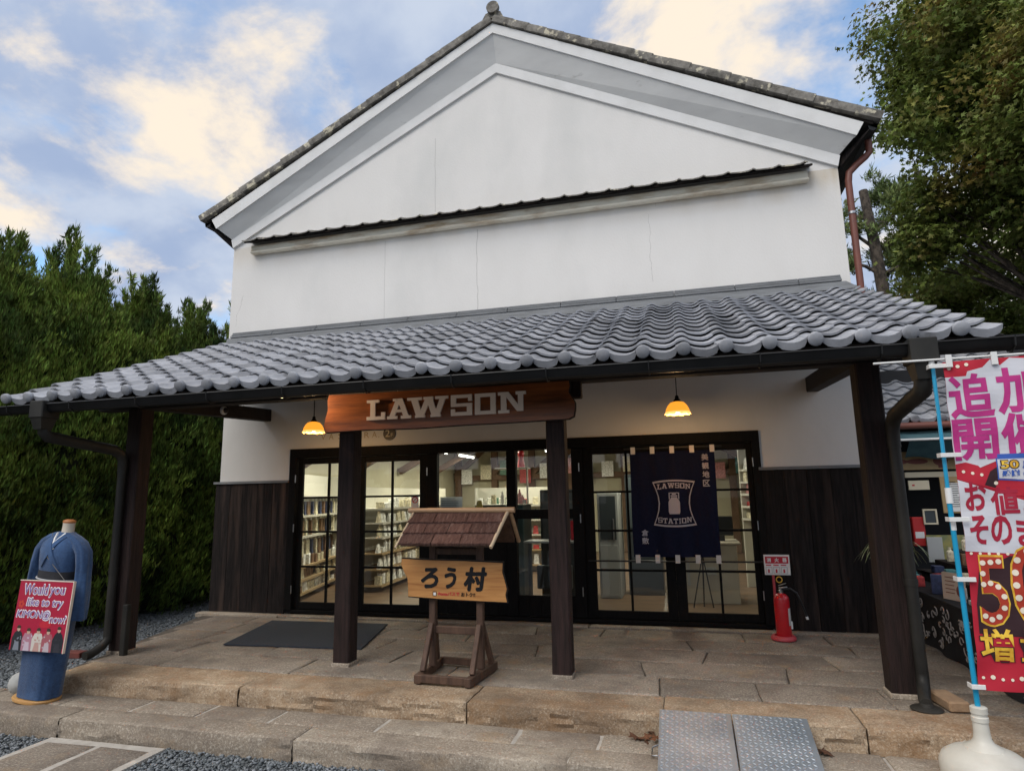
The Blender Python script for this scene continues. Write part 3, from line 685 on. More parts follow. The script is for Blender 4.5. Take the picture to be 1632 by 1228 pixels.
mm = MB(); mm.beam(SP(CX0+.03,SLEN-.045,-.085), SP(CX1-.03,SLEN-.045,-.085), .025, .09, up=tuple(sn)); mm.build('eave_board', BEAMW, canopy)
PX = (-3.70,-1.0,1.18,3.88)
mm = MB(); mm.beam((-4.25,-2.28,2.74),(4.44,-2.28,2.74), .15, .17, b=.008); mm.build('eave_beam', BEAMW, canopy)
for i in (0,3):
    mm = MB(); mm.beam((PX[i]+.02,.25,2.87),(PX[i]+.02,-2.15,2.76), .14, .18, b=.008); mm.build('tie_beam', BEAMW, canopy)
for i, x in enumerate(PX):
    mm = MB(); wd = .175 if i in (1,2) else .19
    zt = 2.655; z0 = .03 if i in (1,2) else .03
    # slightly worn square post
    n = 9; vs = []
    for k in range(n):
        z = z0+(zt-z0)*k/(n-1); h_ = wd/2*(1+random.uniform(-.015,.015)); b_ = .012
        for (a, c) in ((-h_+b_,-h_),(h_-b_,-h_),(h_,-h_+b_),(h_,h_-b_),(h_-b_,h_),(-h_+b_,h_),(-h_,h_-b_),(-h_,-h_+b_)): vs.append((x+a, -2.28+c, z))
    fs = [(k*8+i_, k*8+(i_+1) % 8, (k+1)*8+(i_+1) % 8, (k+1)*8+i_) for k in range(n-1) for i_ in range(8)]+[tuple(reversed(range(8))), tuple((n-1)*8+q for q in range(8))]
    mm.add(vs, fs); mm.build('post', POST, canopy)
    mm = MB(); mm.cbox(x-wd/2-.012,x+wd/2+.012,-2.28-wd/2-.012,-2.28+wd/2+.012,-.01,.034,.008); mm.build('post_footing', STEP_M, canopy)
# stub of the beam and bracket right of the wooden sign
mm = MB(); mm.beam((1.30,-2.30,2.60),(1.44,-2.30,2.60), .10, .20, b=.01); mm.build('beam_bracket', POST, canopy)
# grey-green board strapped beside the left post and ridge flashing
mm = MB(); mm.cbox(-3.60,-3.535,-2.42,-2.36,.0,.52,.006); mm.build('post_guard', PIPE, canopy)
for k, (z, y) in enumerate(((4.075,-.16),(4.108,-.135),(4.141,-.11))):
    x = -4.30
    while x < 4.30:
        x2 = min(x+.74, 4.32); mm = MB(); mm.cbox(x+.002,x2-.002,y,-.002,z-.001,z+.026,.006); mm.build('ridge_layer_tile', FLASH, canopy); x = x2
mm = MB(); mm.hexa([(-4.36,-.17,3.965),(4.50,-.17,3.965),(4.50,-.01,4.03),(-4.36,-.01,4.03),(-4.36,-.15,4.068),(4.36,-.15,4.068),(4.36,-.01,4.074),(-4.36,-.01,4.074)]); mm.build('ridge_bedding', FLASH, canopy)
# pantiles
TP = .307
def tile_mesh(kind):
    "local: x across, y up the slope (0 at the lower edge), z normal"
    m = MB(); L_ = .312; th = .017
    us = np.array([-.062,-.052,-.036,-.018,0,.018,.036,.054,.085,.125,.165,.205,.238,.252])
    def w_(u):      # S profile: narrow roll over u = 0, wide shallow trough to its right
        if u <= 0: return .056-.018*(abs(u)/.06)**2
        if u < .085: t = u/.085; return .016+.040*(.5+.5*math.cos(math.pi*t))
        t = (u-.085)/.167; return .016-.013*math.sin(math.pi*min(1, t))+.022*max(0, t-.55)**1.5*3
    ws = np.array([w_(u) for u in us]); n = len(us)
    T0 = [(u, 0, w+.036) for u, w in zip(us, ws)]; T1 = [(u, L_, w) for u, w in zip(us, ws)]
    dr = [th]*n
    if kind == 'eave':   # hanging apron under the trough
        for i, u in enumerate(us):
            t = abs(u-.150)/.112
            dr[i] = th+(.040*min(1, (1-t)/.22) if t < 1 else 0)
    B0 = [(u, 0, w+.036-d_) for (u, w, d_) in zip(us, ws, dr)]; B1 = [(u, .05, w+.030-th) for (u, w) in zip(us, ws)]
    m.add(T0+T1+B0+B1, [(i, i+1, n+i+1, n+i) for i in range(n-1)]+[(2*n+i, 2*n+i+1, i+1, i) for i in range(n-1)]+[(3*n+i, 3*n+i+1, 2*n+i+1, 2*n+i) for i in range(n-1)])
    # side edges
    m.add([T0[0],T1[0],B0[0],(us[0],L_,ws[0]-th)], [(0,1,3,2)]); m.add([T0[-1],T1[-1],B0[-1],(us[-1],L_,ws[-1]-th)], [(2,3,1,0)])
    if kind == 'eave':
        m.lathe([(.0,-.034),(.020,-.032),(.038,-.022),(.050,-.006),(.053,.012),(.052,.03),(.044,.036)], (-.002,0,.060), 18, 'y')
    return m.mesh('eave_tile' if kind == 'eave' else 'pantile', TILE, smooth=45)
tme = tile_mesh('pan'); eme = tile_mesh('eave'); NR = 13; EXP = (SLEN+.02)/NR
rot = Matrix(((1,0,0),(0,-sd_[1],sn[1]),(0,-sd_[2],sn[2]))).to_euler()
allt = []
for r_ in range(NR):
    for c_ in range(-1, 28):
        allt.append((r_, c_))
allt = [t for t in allt if not (t[0] == NR and 0)]
def tile_at(r_, c_):
    d = SLEN-r_*EXP+.0; p = SP(-4.06+c_*TP, d, -.028); return p
lowest = MB()
ind = [t for t in allt if t[0] < 10 or (t[0] == 10 and t[1] >= 18)]
rest = [t for t in allt if t not in set(ind)]
for (r_, c_) in ind[:300]:
    p = tile_at(r_, c_); jx, jy, jr = rng.normal(0,.003), rng.normal(0,.004), rng.normal(0,.010)
    e = rot.copy(); o = inst('eave_tile' if r_ == 0 else 'pantile', eme if r_ == 0 else tme, canopy, (p[0]+jx, p[1]+jy, p[2]), e)
    o.rotation_euler.z += jr; o.rotation_euler.y += rng.normal(0,.010)
mm = MB(); vs = np.array([v.co for v in tme.vertices]); fs = [tuple(p.vertices) for p in tme.polygons]; RM = np.array(rot.to_matrix())
for (r_, c_) in rest+ind[300:]:
    p = V(*tile_at(r_, c_)); L2 = 1 if r_ < NR-1 else .8; mm.add((vs*V(1,L2,1))@RM.T+p, fs)
o = mm.build('pantiles', TILE, canopy, smooth=45); o['kind'] = 'stuff'
# gutter, boxes and drainpipes
mm = MB(); prof = [(-3.30,2.575),(-3.305,2.53),(-3.335,2.50),(-3.375,2.495),(-3.405,2.515),(-3.42,2.575),(-3.428,2.583),(-3.433,2.575)]
A = [(-4.50,y,z) for y, z in prof]; B = [(5.0,y,z) for y, z in prof]; n = len(prof)
mm.add(A+B, [(i, i+1, n+i+1, n+i) for i in range(n-1)]); mm.add(A, [tuple(range(n))]); mm.add(B, [tuple(reversed(range(n)))])
mm.build('gutter', GUTTER, canopy, smooth=60)
for k in range(12):
    x = -4.2+k*.79; mm = MB(); mm.tube([(x,-3.18,2.56),(x,-3.30,2.565),(x,-3.31,2.50),(x,-3.37,2.485),(x,-3.43,2.52),(x,-3.44,2.585)], .005, 5); mm.build('gutter_hook', BLACKMETAL, canopy)
for x in (-3.79, 3.95):
    s = 1 if x > 0 else -1
    mm = MB(); mm.cbox(x-.085,x+.085,-3.46,-3.27,2.44,2.61,.008); mm.hexa([(x-.05,-3.42,2.33),(x+.05,-3.42,2.33),(x+.05,-3.31,2.33),(x-.05,-3.31,2.33),(x-.07,-3.45,2.44),(x+.07,-3.45,2.44),(x+.07,-3.28,2.44),(x-.07,-3.28,2.44)])
    mm.build('gutter_box', PIPE, canopy)
    xe = x+.02 if s > 0 else x-.0
    px_ = 4.0 if s > 0 else -3.755; py = -2.415 if s > 0 else -2.425
    pts = [(x,-3.36,2.36),(x,-3.35,2.31),(x+.005,-3.31,2.265)]+[(x+(px_-x)*t, -3.31+(py+3.31)*t, 2.265-.10*t) for t in (.3,.6,.85)]+[(px_,py-.03,2.13),(px_,py,2.06),(px_,py,1.95)]
    mm = MB(); mm.tube(pts, [.05,.056,.058,.058,.058,.058,.056,.052,.050], 14); mm.build('pipe_elbow', PIPE, canopy, smooth=60)
    pts = [(px_,py,1.98),(px_,py,.20)]; mm = MB(); mm.tube(pts, .045, 12); mm.build('drainpipe', PIPE, canopy, smooth=60)
    for z in (1.93,.85):
        mm = MB(); mm.tube([(px_,py,z),(px_,py,z+.05)], .051, 12); mm.build('pipe_collar', PIPE, canopy, smooth=60)
    ex = (-.02 if s < 0 else -.05)
    pts = [(px_,py,.22),(px_,py,.16),(px_+ex*.4,py-.06,.10),(px_+ex,py-.16,.055),(px_+ex*1.3,py-.24,.045)]
    mm = MB(); mm.tube(pts, [.046,.046,.046,.044,.042], 12)
    if s > 0: mm.lathe([(.0,.006),(.105,.006),(.11,.012),(.10,.02),(.05,.028),(.045,.05)], (px_+ex*1.2,py-.22,0), 18)
    mm.build('pipe_shoe', PIPE, canopy, smooth=60)
# ---------------------------------------------------------------- hanging wooden sign
SIGNW = pm('varnished_sign_board', (.15,.042,.011,1), (.30,.095,.024,1), 3.2, stretch=(.7,2,7), rough=.32, bump=.06, bscale=9, c3=(.04,.012,.005,1), s3=2.0, r3=(.5,.8), spec=.5)
LETW = flat('cream_letter_face', .84,.77,.70, .5)
BARK = flat('dark_live_edge', .012,.008,.007, .9, bump=.4)
sign = thing('shop_sign', 'long varnished wooden sign with raised cream slab letters hung above the two middle posts', 'sign', (.1,-2.42,2.46))
top = [(-1.155,2.655),(-.6,2.648),(-.1,2.652),(.5,2.640),(1.0,2.645),(1.345,2.648)]
right = [(1.352,2.60),(1.338,2.54),(1.362,2.50),(1.395,2.44),(1.392,2.38),(1.378,2.315),(1.33,2.292)]
bot = [(.8,2.285),(.3,2.283),(-.2,2.272),(-.7,2.282),(-1.182,2.272)]
left = [(-1.205,2.34),(-1.188,2.42),(-1.165,2.50),(-1.172,2.60)]
outl = [*bot[::-1], *right[::-1], *top[::-1], *left[::-1]]
mm = MB(); mm.prism(outl, -2.465, -2.395); mm.build('board', SIGNW, sign)
mm = MB(); cx_, cz_ = .1, 2.46
mm.prism([(cx_+(x-cx_)*1.006, cz_+(z-cz_)*1.03) for x, z in outl], -2.455, -2.405); mm.build('bark_edge', BARK, sign)
for ch, xa, xb in (('L',-.715,-.515),('A',-.49,-.235),('W',-.275,.155),('S',.185,.40),('O',.43,.638),('N',.662,.935)):
    mm = MB(); put_slab(mm, ch, (xa,-2.466,2.372), (1,0,0), (0,0,1), xb-xa, .202, t=.018); mm.build('letter', LETW, sign)
mm = MB(); mm.cbox(-.40,.0,-2.44,-2.36,2.653,2.665,.002); mm.build('sign_hanger', STEEL, sign)
# ---------------------------------------------------------------- pendant lamps
SHADE = bpy.data.materials.new('amber_glass_shade'); SHADE.use_nodes = True
_b = SHADE.node_tree.nodes['Principled BSDF']; _b.inputs['Base Color'].default_value = (.85,.38,.06,1); _b.inputs['Roughness'].default_value = .25
_b.inputs['Transmission Weight'].default_value = .0; _b.inputs['Emission Color'].default_value = (1,.36,.03,1); _b.inputs['Emission Strength'].default_value = .75
RIM = flat('amber_glass_rim', .85,.5,.15,.2, emit=((1,.55,.15,1),.9)); BULB = flat('lit_bulb', 1,.8,.5,.3, emit=((1,.72,.36,1),14))
def pendant(x, y, z, top, label):
    t = thing('pendant_lamp', label, 'lamp', (x,y,z), 'amber pendant lamps under the porch')
    c = MB(); c.tube([(x,y,z+.17),(x,y,top)], .006, 6); c.build('cord', BLACKMETAL, t)
    c = MB(); c.lathe([(.012,.20),(.02,.19),(.022,.165),(.034,.15),(.042,.135),(.040,.125),(.0,.125)], (x,y,z), 16); c.build('cap', BLACKMETAL, t, smooth=50)
    prof = [(.040,.128),(.075,.118),(.105,.085),(.125,.045),(.132,.012)]
    c = MB(); c.lathe(prof+[(.128,.012),(.12,.045),(.10,.083),(.07,.112),(.036,.122)], (x,y,z), 28); c.build('lamp_shade', SHADE, t, smooth=60)
    n = 48; vs = []
    for r_, zz in ((.1325,.013),(.139,.0),(.136,-.008),(.129,.011)):
        for k in range(n):
            a = 2*math.pi*k/n; q = .5+.5*math.cos(a*10); rr = r_+.006*q*(zz < .012)*(r_ > .13); vs.append((x+rr*math.cos(a), y+rr*math.sin(a), z+zz-(.010*q if zz < .012 and r_ > .13 else 0)))
    c = MB(); c.add(vs, [(i*n+k, i*n+(k+1) % n, (i+1)*n+(k+1) % n, (i+1)*n+k) for i in range(3) for k in range(n)]); c.build('frilled_rim', RIM, t, smooth=60)
    c = MB(); c.sphere((x,y,z+.035), .032, .032, .045, 14, 10); c.build('bulb', BULB, t, smooth=80)
    ld = bpy.data.lights.new('lamp_light', 'POINT'); ld.energy = 9; ld.color = (1,.62,.28); ld.shadow_soft_size = .04
    lo = bpy.data.objects.new('lamp_light', ld); link(lo, t); lo.location = (0,0,-.03)
pendant(-2.25,-1.0,2.46,3.52, 'lit amber pendant lamp left of the hanging wooden sign')
pendant(2.31,-1.0,2.47,3.52, 'lit amber pendant lamp above the navy door curtain')
# spotlight and dome camera
s = thing('spotlight', 'small lit black spotlight under the eave left of the wooden sign', 'spotlight', (-1.64,-2.5,2.66))
c = MB(); c.tube([(-1.72,-2.45,2.70),(-1.62,-2.60,2.655)], .032, 12); c.build('housing', BLACKMETAL, s, smooth=50)
c = MB(); c.tube([(-1.621,-2.598,2.655),(-1.617,-2.604,2.6535)], .02, 12); c.build('lens', BULB, s)
c = MB(); c.tube([(-1.72,-2.45,2.70),(-1.72,-2.42,2.80)], .01, 6); c.build('bracket', BLACKMETAL, s)
ld = bpy.data.lights.new('spot_light', 'SPOT'); ld.energy = 55; ld.color = (1,.64,.36); ld.spot_size = R(80); ld.shadow_soft_size = .02; ld.spot_blend = .6
lo = bpy.data.objects.new('spot_light', ld); link(lo, s); lo.location = (.03,-.115,-.008); lo.rotation_euler = Vector((1.2,-.03,-.20)).to_track_quat('-Z','Y').to_euler()
s = thing('security_camera', 'small white dome security camera on the left tie beam', 'security camera', (-3.56,-1.05,2.80))
c = MB(); c.lathe([(.0,.0),(.055,.0),(.058,.012),(.054,.035),(.048,.04)], (-3.61,-1.05,2.80), 20, 'x'); c.build('base', WHITE, s, smooth=50)
c = MB(); c.sphere((-3.57,-1.05,2.80), .040, .040, .040, 16, 10); c.build('dome', BLACKMETAL, s, smooth=80)
# ---------------------------------------------------------------- noren with rods
NAVY = pm('navy_cotton', (.005,.007,.024,1), (.007,.010,.032,1), 40, rough=.95, bump=.15, bscale=220, spec=.2)
NWHITE = flat('faded_white_print', .38,.38,.44, .95); LOOP = flat('white_cotton_loop', .62,.60,.58, .9)
nor = thing('door_curtain', 'navy cloth door curtain with white print and loops hanging over the right glass doors', 'curtain', (2.2,-.10,.78))
def nfold(p):
    x, z = p[0], p[2]; u = (x-1.69)
    return V(x+.008*math.sin(z*3+1)*(2.14-z), p[1]-.016*math.sin(u*14.2+z*.9)*min(1,(2.16-z)*1.4)*.8-.006*math.sin(u*31+z*2), z)
m_ = MB(); m_.grid(lambda a, b_: nfold(V(1.69+1.02*a, -.10, .835+1.275*b_)), 80, 30); m_.grid(lambda a, b_: nfold(V(1.69+1.02*a, -.0975, .835+1.275*b_)), 80, 30, flip=True)
m_.build('cloth', NAVY, nor, smooth=70)
for k in range(5):
    for (xo, z0, z1) in ((1.705+.2385*k, 2.085, 2.172), (1.705+.2355*k, .765, .862)):
        l = MB(); l.hexa([(xo,-.112,z0),(xo+.055,-.112,z0),(xo+.055,-.082,z0),(xo,-.082,z0),(xo,-.117,z1),(xo+.055,-.117,z1),(xo+.055,-.082,z1),(xo,-.082,z1)]); l.build('loop', LOOP, nor)
for (z, x0, x1) in ((2.155,1.62,2.80),(.785,1.12,3.19)):
    r_ = MB(); r_.tube([(x0,-.095,z),(x1,-.095,z)], .011, 10); r_.build('rod', BLACKMETAL, nor, smooth=60)
em = MB()
def F(p): q = nfold(p); return V(q[0], q[1]-.004, q[2])
O = V(2.205,-.10,1.475)          # emblem centre
outer = []
for k in range(13): t = -1+2*k/12; outer.append((.255*t, .262+.022*(1-t*t)))
for k in range(1, 6): t = k/6; outer.append((.255-.07*math.sin(t*math.pi)*1.0, .262-.524*t))
for k in range(13): t = 1-2*k/12; outer.append((.255*t, -.262-.022*(1-t*t)))
for k in range(1, 6): t = k/6; outer.append((-.255+.07*math.sin(t*math.pi)*1.0, -.262+.524*t))
n = len(outer); inn = [(a*.925, b_*.93) for a, b_ in outer]
for k in range(n):
    q = [outer[k], outer[(k+1) % n], inn[(k+1) % n], inn[k]]
    em.add([F(O+V(a,0,b_)) for a, b_ in q], [(0,1,2,3)])
for word, zc, hgt, xs_ in (('LAWSON',.165,.062,None), ('STATION',-.225,.062,None)):
    wds = {'L':.95,'A':1.1,'W':1.45,'S':.95,'O':.95,'N':1.1,'T':.95,'I':.55}; tot = sum(wds[c]+.12 for c in word)-.12; k_ = .40/tot; x = -.20
    for ch in word:
        w_ = wds[ch]*k_; xm = x+w_/2; arc = .020*(1-(xm/.2)**2)*(1 if zc > 0 else -1)
        put_slab(em, ch, O+V(x,0,zc+arc), (1,0,0), (0,0,1), w_, hgt, fn=F, z0=.0); x += w_+.12*k_
can = [(-.060,-.13),(.060,-.13),(.068,-.10),(.068,.01),(.058,.04),(.042,.055),(.036,.075),(-.036,.075),(-.042,.055),(-.058,.04),(-.068,.01),(-.068,-.10)]
em.add([F(O+V(a,0,b_)) for a, b_ in can], [tuple(range(len(can)))])
for q in ([(-.040,.082),(.040,.082),(.040,.098),(-.040,.098)], [(-.024,.102),(.024,.102),(.024,.118),(-.024,.118)], [(-.062,.05),(-.050,.05),(-.050,.128),(-.062,.128)], [(.050,.05),(.062,.05),(.062,.128),(.050,.128)], [(-.050,.120),(.050,.120),(.050,.130),(-.050,.130)]):
    em.add([F(O+V(a,0,b_)) for a, b_ in q], [(0,1,2,3)])
em.build('emblem', NWHITE, nor)
em = MB()
for k, ch in enumerate('美観地区'): put_text(em, ch, (2.555,-.10,1.985-.105*k), (1,0,0), (0,0,1), .080, .080, .025, fn=F)
for k, ch in enumerate('倉敷'): put_text(em, ch, (1.80,-.10,1.085-.095*k), (1,0,0), (0,0,1), .080, .078, .025, fn=F)
em.build('lettering', NWHITE, nor)
# ---------------------------------------------------------------- doormat
MAT_ = pm('blue_grey_doormat', (.018,.023,.034,1), (.038,.045,.06,1), 60, rough=1, bump=.6, bscale=180)
c = [V(-2.80,-1.80,0), V(-1.12,-1.72,0), V(-1.44,-.42,0), V(-3.12,-.46,0)]; cc = sum(c)/4
mm = MB(); mm.hexa([tuple(p+V(0,0,.006)) for p in c]+[tuple(cc+(p-cc)*.992+V(0,0,.018)) for p in c]); tag(mm.build('doormat', MAT_), 'dark blue-grey doormat lying before the left doors', 'doormat')
# ---------------------------------------------------------------- roofed sign stand
SW = pm('brown_stand_wood', (.055,.028,.017,1), (.115,.062,.038,1), 4, stretch=(5,5,1), rough=.7, bump=.3, bscale=14, vary=.15, c3=(.16,.10,.07,1), s3=3, r3=(.66,.8))
SBARK = pm('cedar_bark_shingle', (.075,.032,.024,1), (.145,.075,.058,1), 7, stretch=(6,1,1), rough=.95, bump=1., bscale=16, vary=.18, c3=(.19,.12,.10,1), s3=6, r3=(.55,.75))
BAMBOO = pm('pale_bamboo', (.50,.33,.19,1), (.38,.23,.13,1), 3, stretch=(.5,5,5), rough=.45, bump=.05, c3=(.27,.16,.09,1), s3=3, r3=(.7,.85))
BOARD = pm('light_cedar_board', (.52,.26,.085,1), (.36,.155,.045,1), 2.2, stretch=(.9,3,9), rough=.42, bump=.05, c3=(.26,.10,.03,1), s3=2.2, r3=(.62,.8), dist=.8)
st = thing('sign_stand', 'roofed wooden sign stand with a pale brushed board and bark roof before the doors', 'sign stand', (.23,-2.46,0))
BASE = [((-.02,-2.78),(-.055,-2.12)), ((.45,-2.81),(.51,-2.19))]
UX = [(-.00,-2.46),(.465,-2.475)]
for (a, b_) in BASE:
    m = MB(); m.beam((a[0],a[1],.045),(b_[0],b_[1],.045), .062, .075, b=.006); m.build('foot', SW, st)
m = MB(); m.beam((.0,-2.755,.05),(.43,-2.775,.05), .045, .065, b=.005); m.build('rail', SW, st)
m = MB(); m.beam((-.03,-2.16,.06),(.49,-2.22,.06), .045, .06, b=.005); m.build('rail', SW, st)
for i, (x, y) in enumerate(UX):
    m = MB(); m.beam((x,y,.08),(x,y,1.42), .062, .062, up=(0,1,0), b=.006); m.build('upright', SW, st)
    a, b_ = BASE[i]
    m = MB(); m.beam((a[0]+.01,a[1]+.10,.085),(x,y-.035,.46), .05, .045, up=(1,0,0), b=.005); m.build('brace', SW, st)
    m = MB(); m.beam((b_[0],b_[1]-.10,.085),(x,y+.035,.46), .05, .045, up=(1,0,0), b=.005); m.build('brace', SW, st)
m = MB(); m.beam((.03,-2.46,.40),(.44,-2.475,.40), .04, .065, b=.005); m.build('rail', SW, st)
m = MB(); m.beam((.03,-2.46,1.10),(.44,-2.475,1.10), .04, .06, b=.005); m.build('rail', SW, st)
bo = [(-.215,.70),(.1,.683),(.4,.675),(.735,.668),(.722,.73),(.735,.78),(.715,.86),(.695,.92),(.70,1.005),(.3,1.020),(-.0,1.024),(-.285,1.035),(-.290,.985),(-.262,.92),(-.225,.86),(-.218,.78)]
m = MB(); m.prism(bo, -2.545, -2.512); sb = m.build('sign_board', BOARD, st)
m = MB(); m.prism([(a+(.006 if a > .2 else -.004), b_+(.010 if b_ > .86 else -.010)) for a, b_ in bo], -2.538, -2.505); m.build('bark_edge', BARK, st)
INKG = flat('glossy_black_brush_ink', .010,.010,.012, .25)
m = MB()
for ch, x, w_, h_, zb in (('ろ',-.09,.175,.185,.775), ('う',.145,.115,.19,.775), ('村',.33,.225,.215,.755)): put_text(m, ch, (x,-2.548,zb), (1,0,0), (.0,0,1), w_, h_, .045, .15)
m.build('brush_lettering', INKG, sb)
m = MB(); put_text(m, 'Pontaパスで', (.085,-2.548,.712), (1,0,0), (0,0,1), .205, .034, .03); m.build('lettering', REDINK, sb)
m = MB(); put_text(m, 'おトク!!', (.305,-2.548,.708), (1,0,0), (0,0,1), .135, .036, .03)
for q in (_r(0,0,.036,.004), _r(0,.036,.036,.040), _r(0,.004,.004,.036), _r(.032,.004,.036,.036)): m.frame(q, (.03,-2.548,.708), (1,0,0), (0,0,1))
m.build('lettering', INKG, sb)
m = MB(); m.frame(_r(.006,.006,.030,.030), (.03,-2.5472,.708), (1,0,0), (0,0,1)); m.build('mark', WHITE, sb)
# roof of the stand
Rz, Ry = 1.445, -2.46
rb = MB(); rb.hexa([(-.21,-2.74,1.165),(.66,-2.75,1.160),(.74,Ry,1.425),(-.20,Ry,1.43),(-.21,-2.74,1.18),(.66,-2.75,1.175),(.74,Ry,1.44),(-.20,Ry,1.445)])
rb.hexa([(-.21,-2.18,1.165),(-.20,Ry,1.43),(.74,Ry,1.425),(.72,-2.18,1.160),(-.21,-2.18,1.18),(-.20,Ry,1.445),(.74,Ry,1.44),(.72,-2.18,1.175)])
rf = rb.build('roof', SW, st)
RX0, RX1b, RX1t = -.215, .645, .735
for row in range(3):
    t0, t1 = row/3-.02, (row+1)/3+.06; x = -.22; k = 0
    nsh = 3+(row % 2); cutsx = sorted([-.22]+[(-.22+ .9*(i+random.uniform(-.12,.12))/nsh) for i in range(1, nsh)]+[.665])
    for i in range(len(cutsx)-1):
        xa, xb = cutsx[i]+.003, cutsx[i+1]-.003; last = i == len(cutsx)-2
        m = MB(); nu = 14; h = .010+.008*(row % 2)
        def fn(u, v, up=1):
            t = 1-(row+v*1.06)/3; t = max(-.03, min(1, t)); x_ = xa+(xb-xa)*u
            if last: x_ += u*.075*t
            y_ = -2.46-.295*(1-t); z_ = 1.447-.268*(1-t)
            hh = (.012+.016*v+random.uniform(-.0035,.0035))*up
            return (x_, y_-hh*.67+(random.uniform(-.004,.004) if v > .9 else 0), z_+hh*.74)
        m.grid(fn, nu, 5); b0 = [fn(u/nu, 1) for u in range(nu+1)]; b1 = [(a, b_+.008, c_-.018) for a, b_, c_ in b0]
        m.f.reverse(); n = nu+1; m.f = [tuple(reversed(f)) for f in m.f]; m.m = [0]*len(m.f)
        m.add(b0+b1, [(q+1, q, n+q, n+q+1) for q in range(nu)]); m.build('bark_shingle', SBARK, rf)
m = MB(); m.hexa([(-.21,-2.185,1.182),(-.2,Ry,1.447),(.745,Ry,1.442),(.72,-2.185,1.178),(-.21,-2.17,1.20),(-.2,Ry+.01,1.465),(.745,Ry+.01,1.46),(.72,-2.17,1.196)]); m.build('bark_back', SBARK, rf)
m = MB(); m.tube([(-.255,-2.46,1.478),(-.06,-2.46,1.478),(-.055,-2.46,1.478),(.25,-2.46,1.476),(.255,-2.46,1.476),(.53,-2.46,1.474),(.535,-2.46,1.474),(.80,-2.46,1.472)], [.024,.0225,.025,.024,.026,.0245,.027,.027], 14); m.build('ridge_pole', BAMBOO, st, smooth=60)
m = MB(); m.tube([(-.2,-2.475,1.455),(-.235,-2.80,1.155)], .010, 8); PB = flat('pale_batten',.55,.42,.28,.6); m.build('bargeboard', PB, st, smooth=60); m = MB(); m.tube([(.735,-2.475,1.450),(.665,-2.79,1.160)], .016, 10); m.build('bargeboard', PB, st, smooth=60)
m = MB(); m.tube([(.755,-2.44,1.45),(.76,-2.17,1.17)], .019, 10); m.build('rear_pole', BAMBOO, st, smooth=60)
# ---------------------------------------------------------------- fire extinguisher and its notice
RED = flat('red_enamel', .52,.012,.02, .32, coat=.3); ROSE = flat('faded_red_plastic', .50,.06,.075, .5)
e = thing('fire_extinguisher', 'red fire extinguisher with a black hose in a red round stand by the right wall', 'fire extinguisher', (3.29,-.44,0))
ex, ey = 3.285, -.44
m = MB(); m.lathe([(.0,.03),(.076,.03),(.08,.04),(.08,.43),(.074,.455),(.055,.478),(.03,.49),(.0,.492)], (ex,ey,.0), 28); m.build('cylinder', RED, e, smooth=50)
m = MB(); m.lathe([(.0,.485),(.026,.485),(.026,.52),(.018,.525),(.018,.545),(.0,.545)], (ex,ey,0), 16); m.beam((ex-.02,ey,.545),(ex+.07,ey-.02,.56), .022, .014); m.beam((ex-.02,ey,.57),(ex+.06,ey-.02,.60), .02, .01); m.build('valve', STEEL, e, smooth=50)
m = MB(); m.tube([(ex+.03*math.cos(a)-.005, ey-.01, .635+.03*math.sin(a)) for a in np.linspace(0,6.28,17)], .006, 6); m.build('safety_pin', flat('yellow_plastic',.75,.45,.05,.5), e, smooth=60)
m = MB(); m.tube([(ex+.02,ey,.53),(ex+.10,ey+.01,.54),(ex+.165,ey+.02,.49),(ex+.20,ey+.03,.40),(ex+.235,ey+.04,.30),(ex+.25,ey+.04,.24)], .012, 8); m.build('hose', BLACKMETAL, e, smooth=60)
m = MB(); m.tube([(ex+.249,ey+.04,.245),(ex+.256,ey+.04,.215)], .014, 8); m.build('nozzle', WHITE, e)
m = MB(); m.cbox(ex+.072,ex+.092,ey-.03,ey+.03,.12,.20,.004); m.build('clip', WHITE, e)
m = MB(); m.grid(lambda u, v: (ex+.0815*math.cos(-.9+u*1.1), ey+.0815*math.sin(-.9+u*1.1), .16+v*.18), 8, 1); m.build('label', flat('pale_label',.55,.53,.50,.6), e)
m = MB(); m.lathe([(.0,.004),(.125,.004),(.132,.014),(.13,.034),(.115,.05),(.09,.052),(.086,.035),(.0,.03)], (ex-.01,ey,0), 28); m.build('stand_base', ROSE, e, smooth=40)
n = thing('extinguisher_notice', 'white and red fire extinguisher notice on a pink pole by the right wall', 'notice', (3.27,-.36,0))
m = MB(); m.tube([(3.235,-.345,.05),(3.235,-.345,.70)], .014, 10); m.build('pole', ROSE, n, smooth=60)
m = MB(); m.cbox(3.145,3.415,-.375,-.365,.675,.895,.003); m.build('plate', WHITE, n)
m = MB(); m.frame(_r(0,0,.242,.075), (3.159,-.3765,.80), (1,0,0), (0,0,1)); 
for k in range(3): m.frame(_r(0,0,.056,.012), (3.163+.078*k,-.3765,.776), (1,0,0), (0,0,1))
for k in range(3):
    xx = 3.19+.08*k; m.frame([(-.009,0),(.009,0),(.009,.03),(.004,.04),(-.004,.04),(-.009,.03)], (xx,-.3765,.70), (1,0,0), (0,0,1))
m.build('red_print', REDINK, n)
m = MB()
for k, ch in enumerate('消火器'): put_text(m, ch, (3.175+.082*k,-.378,.815), (1,0,0), (0,0,1), .046, .046, .04)
m.build('lettering', WHITE, n)
m = MB()
for k in range(3):
    for q in (_r(0,0,.066,.003), _r(0,.069,.066,.072), _r(0,.003,.003,.069), _r(.063,.003,.066,.069)): m.frame(q, (3.16+.08*k,-.3765,.69), (1,0,0), (0,0,1))
m.build('line_print', flat('grey_print',.22,.2,.22,.7), n)
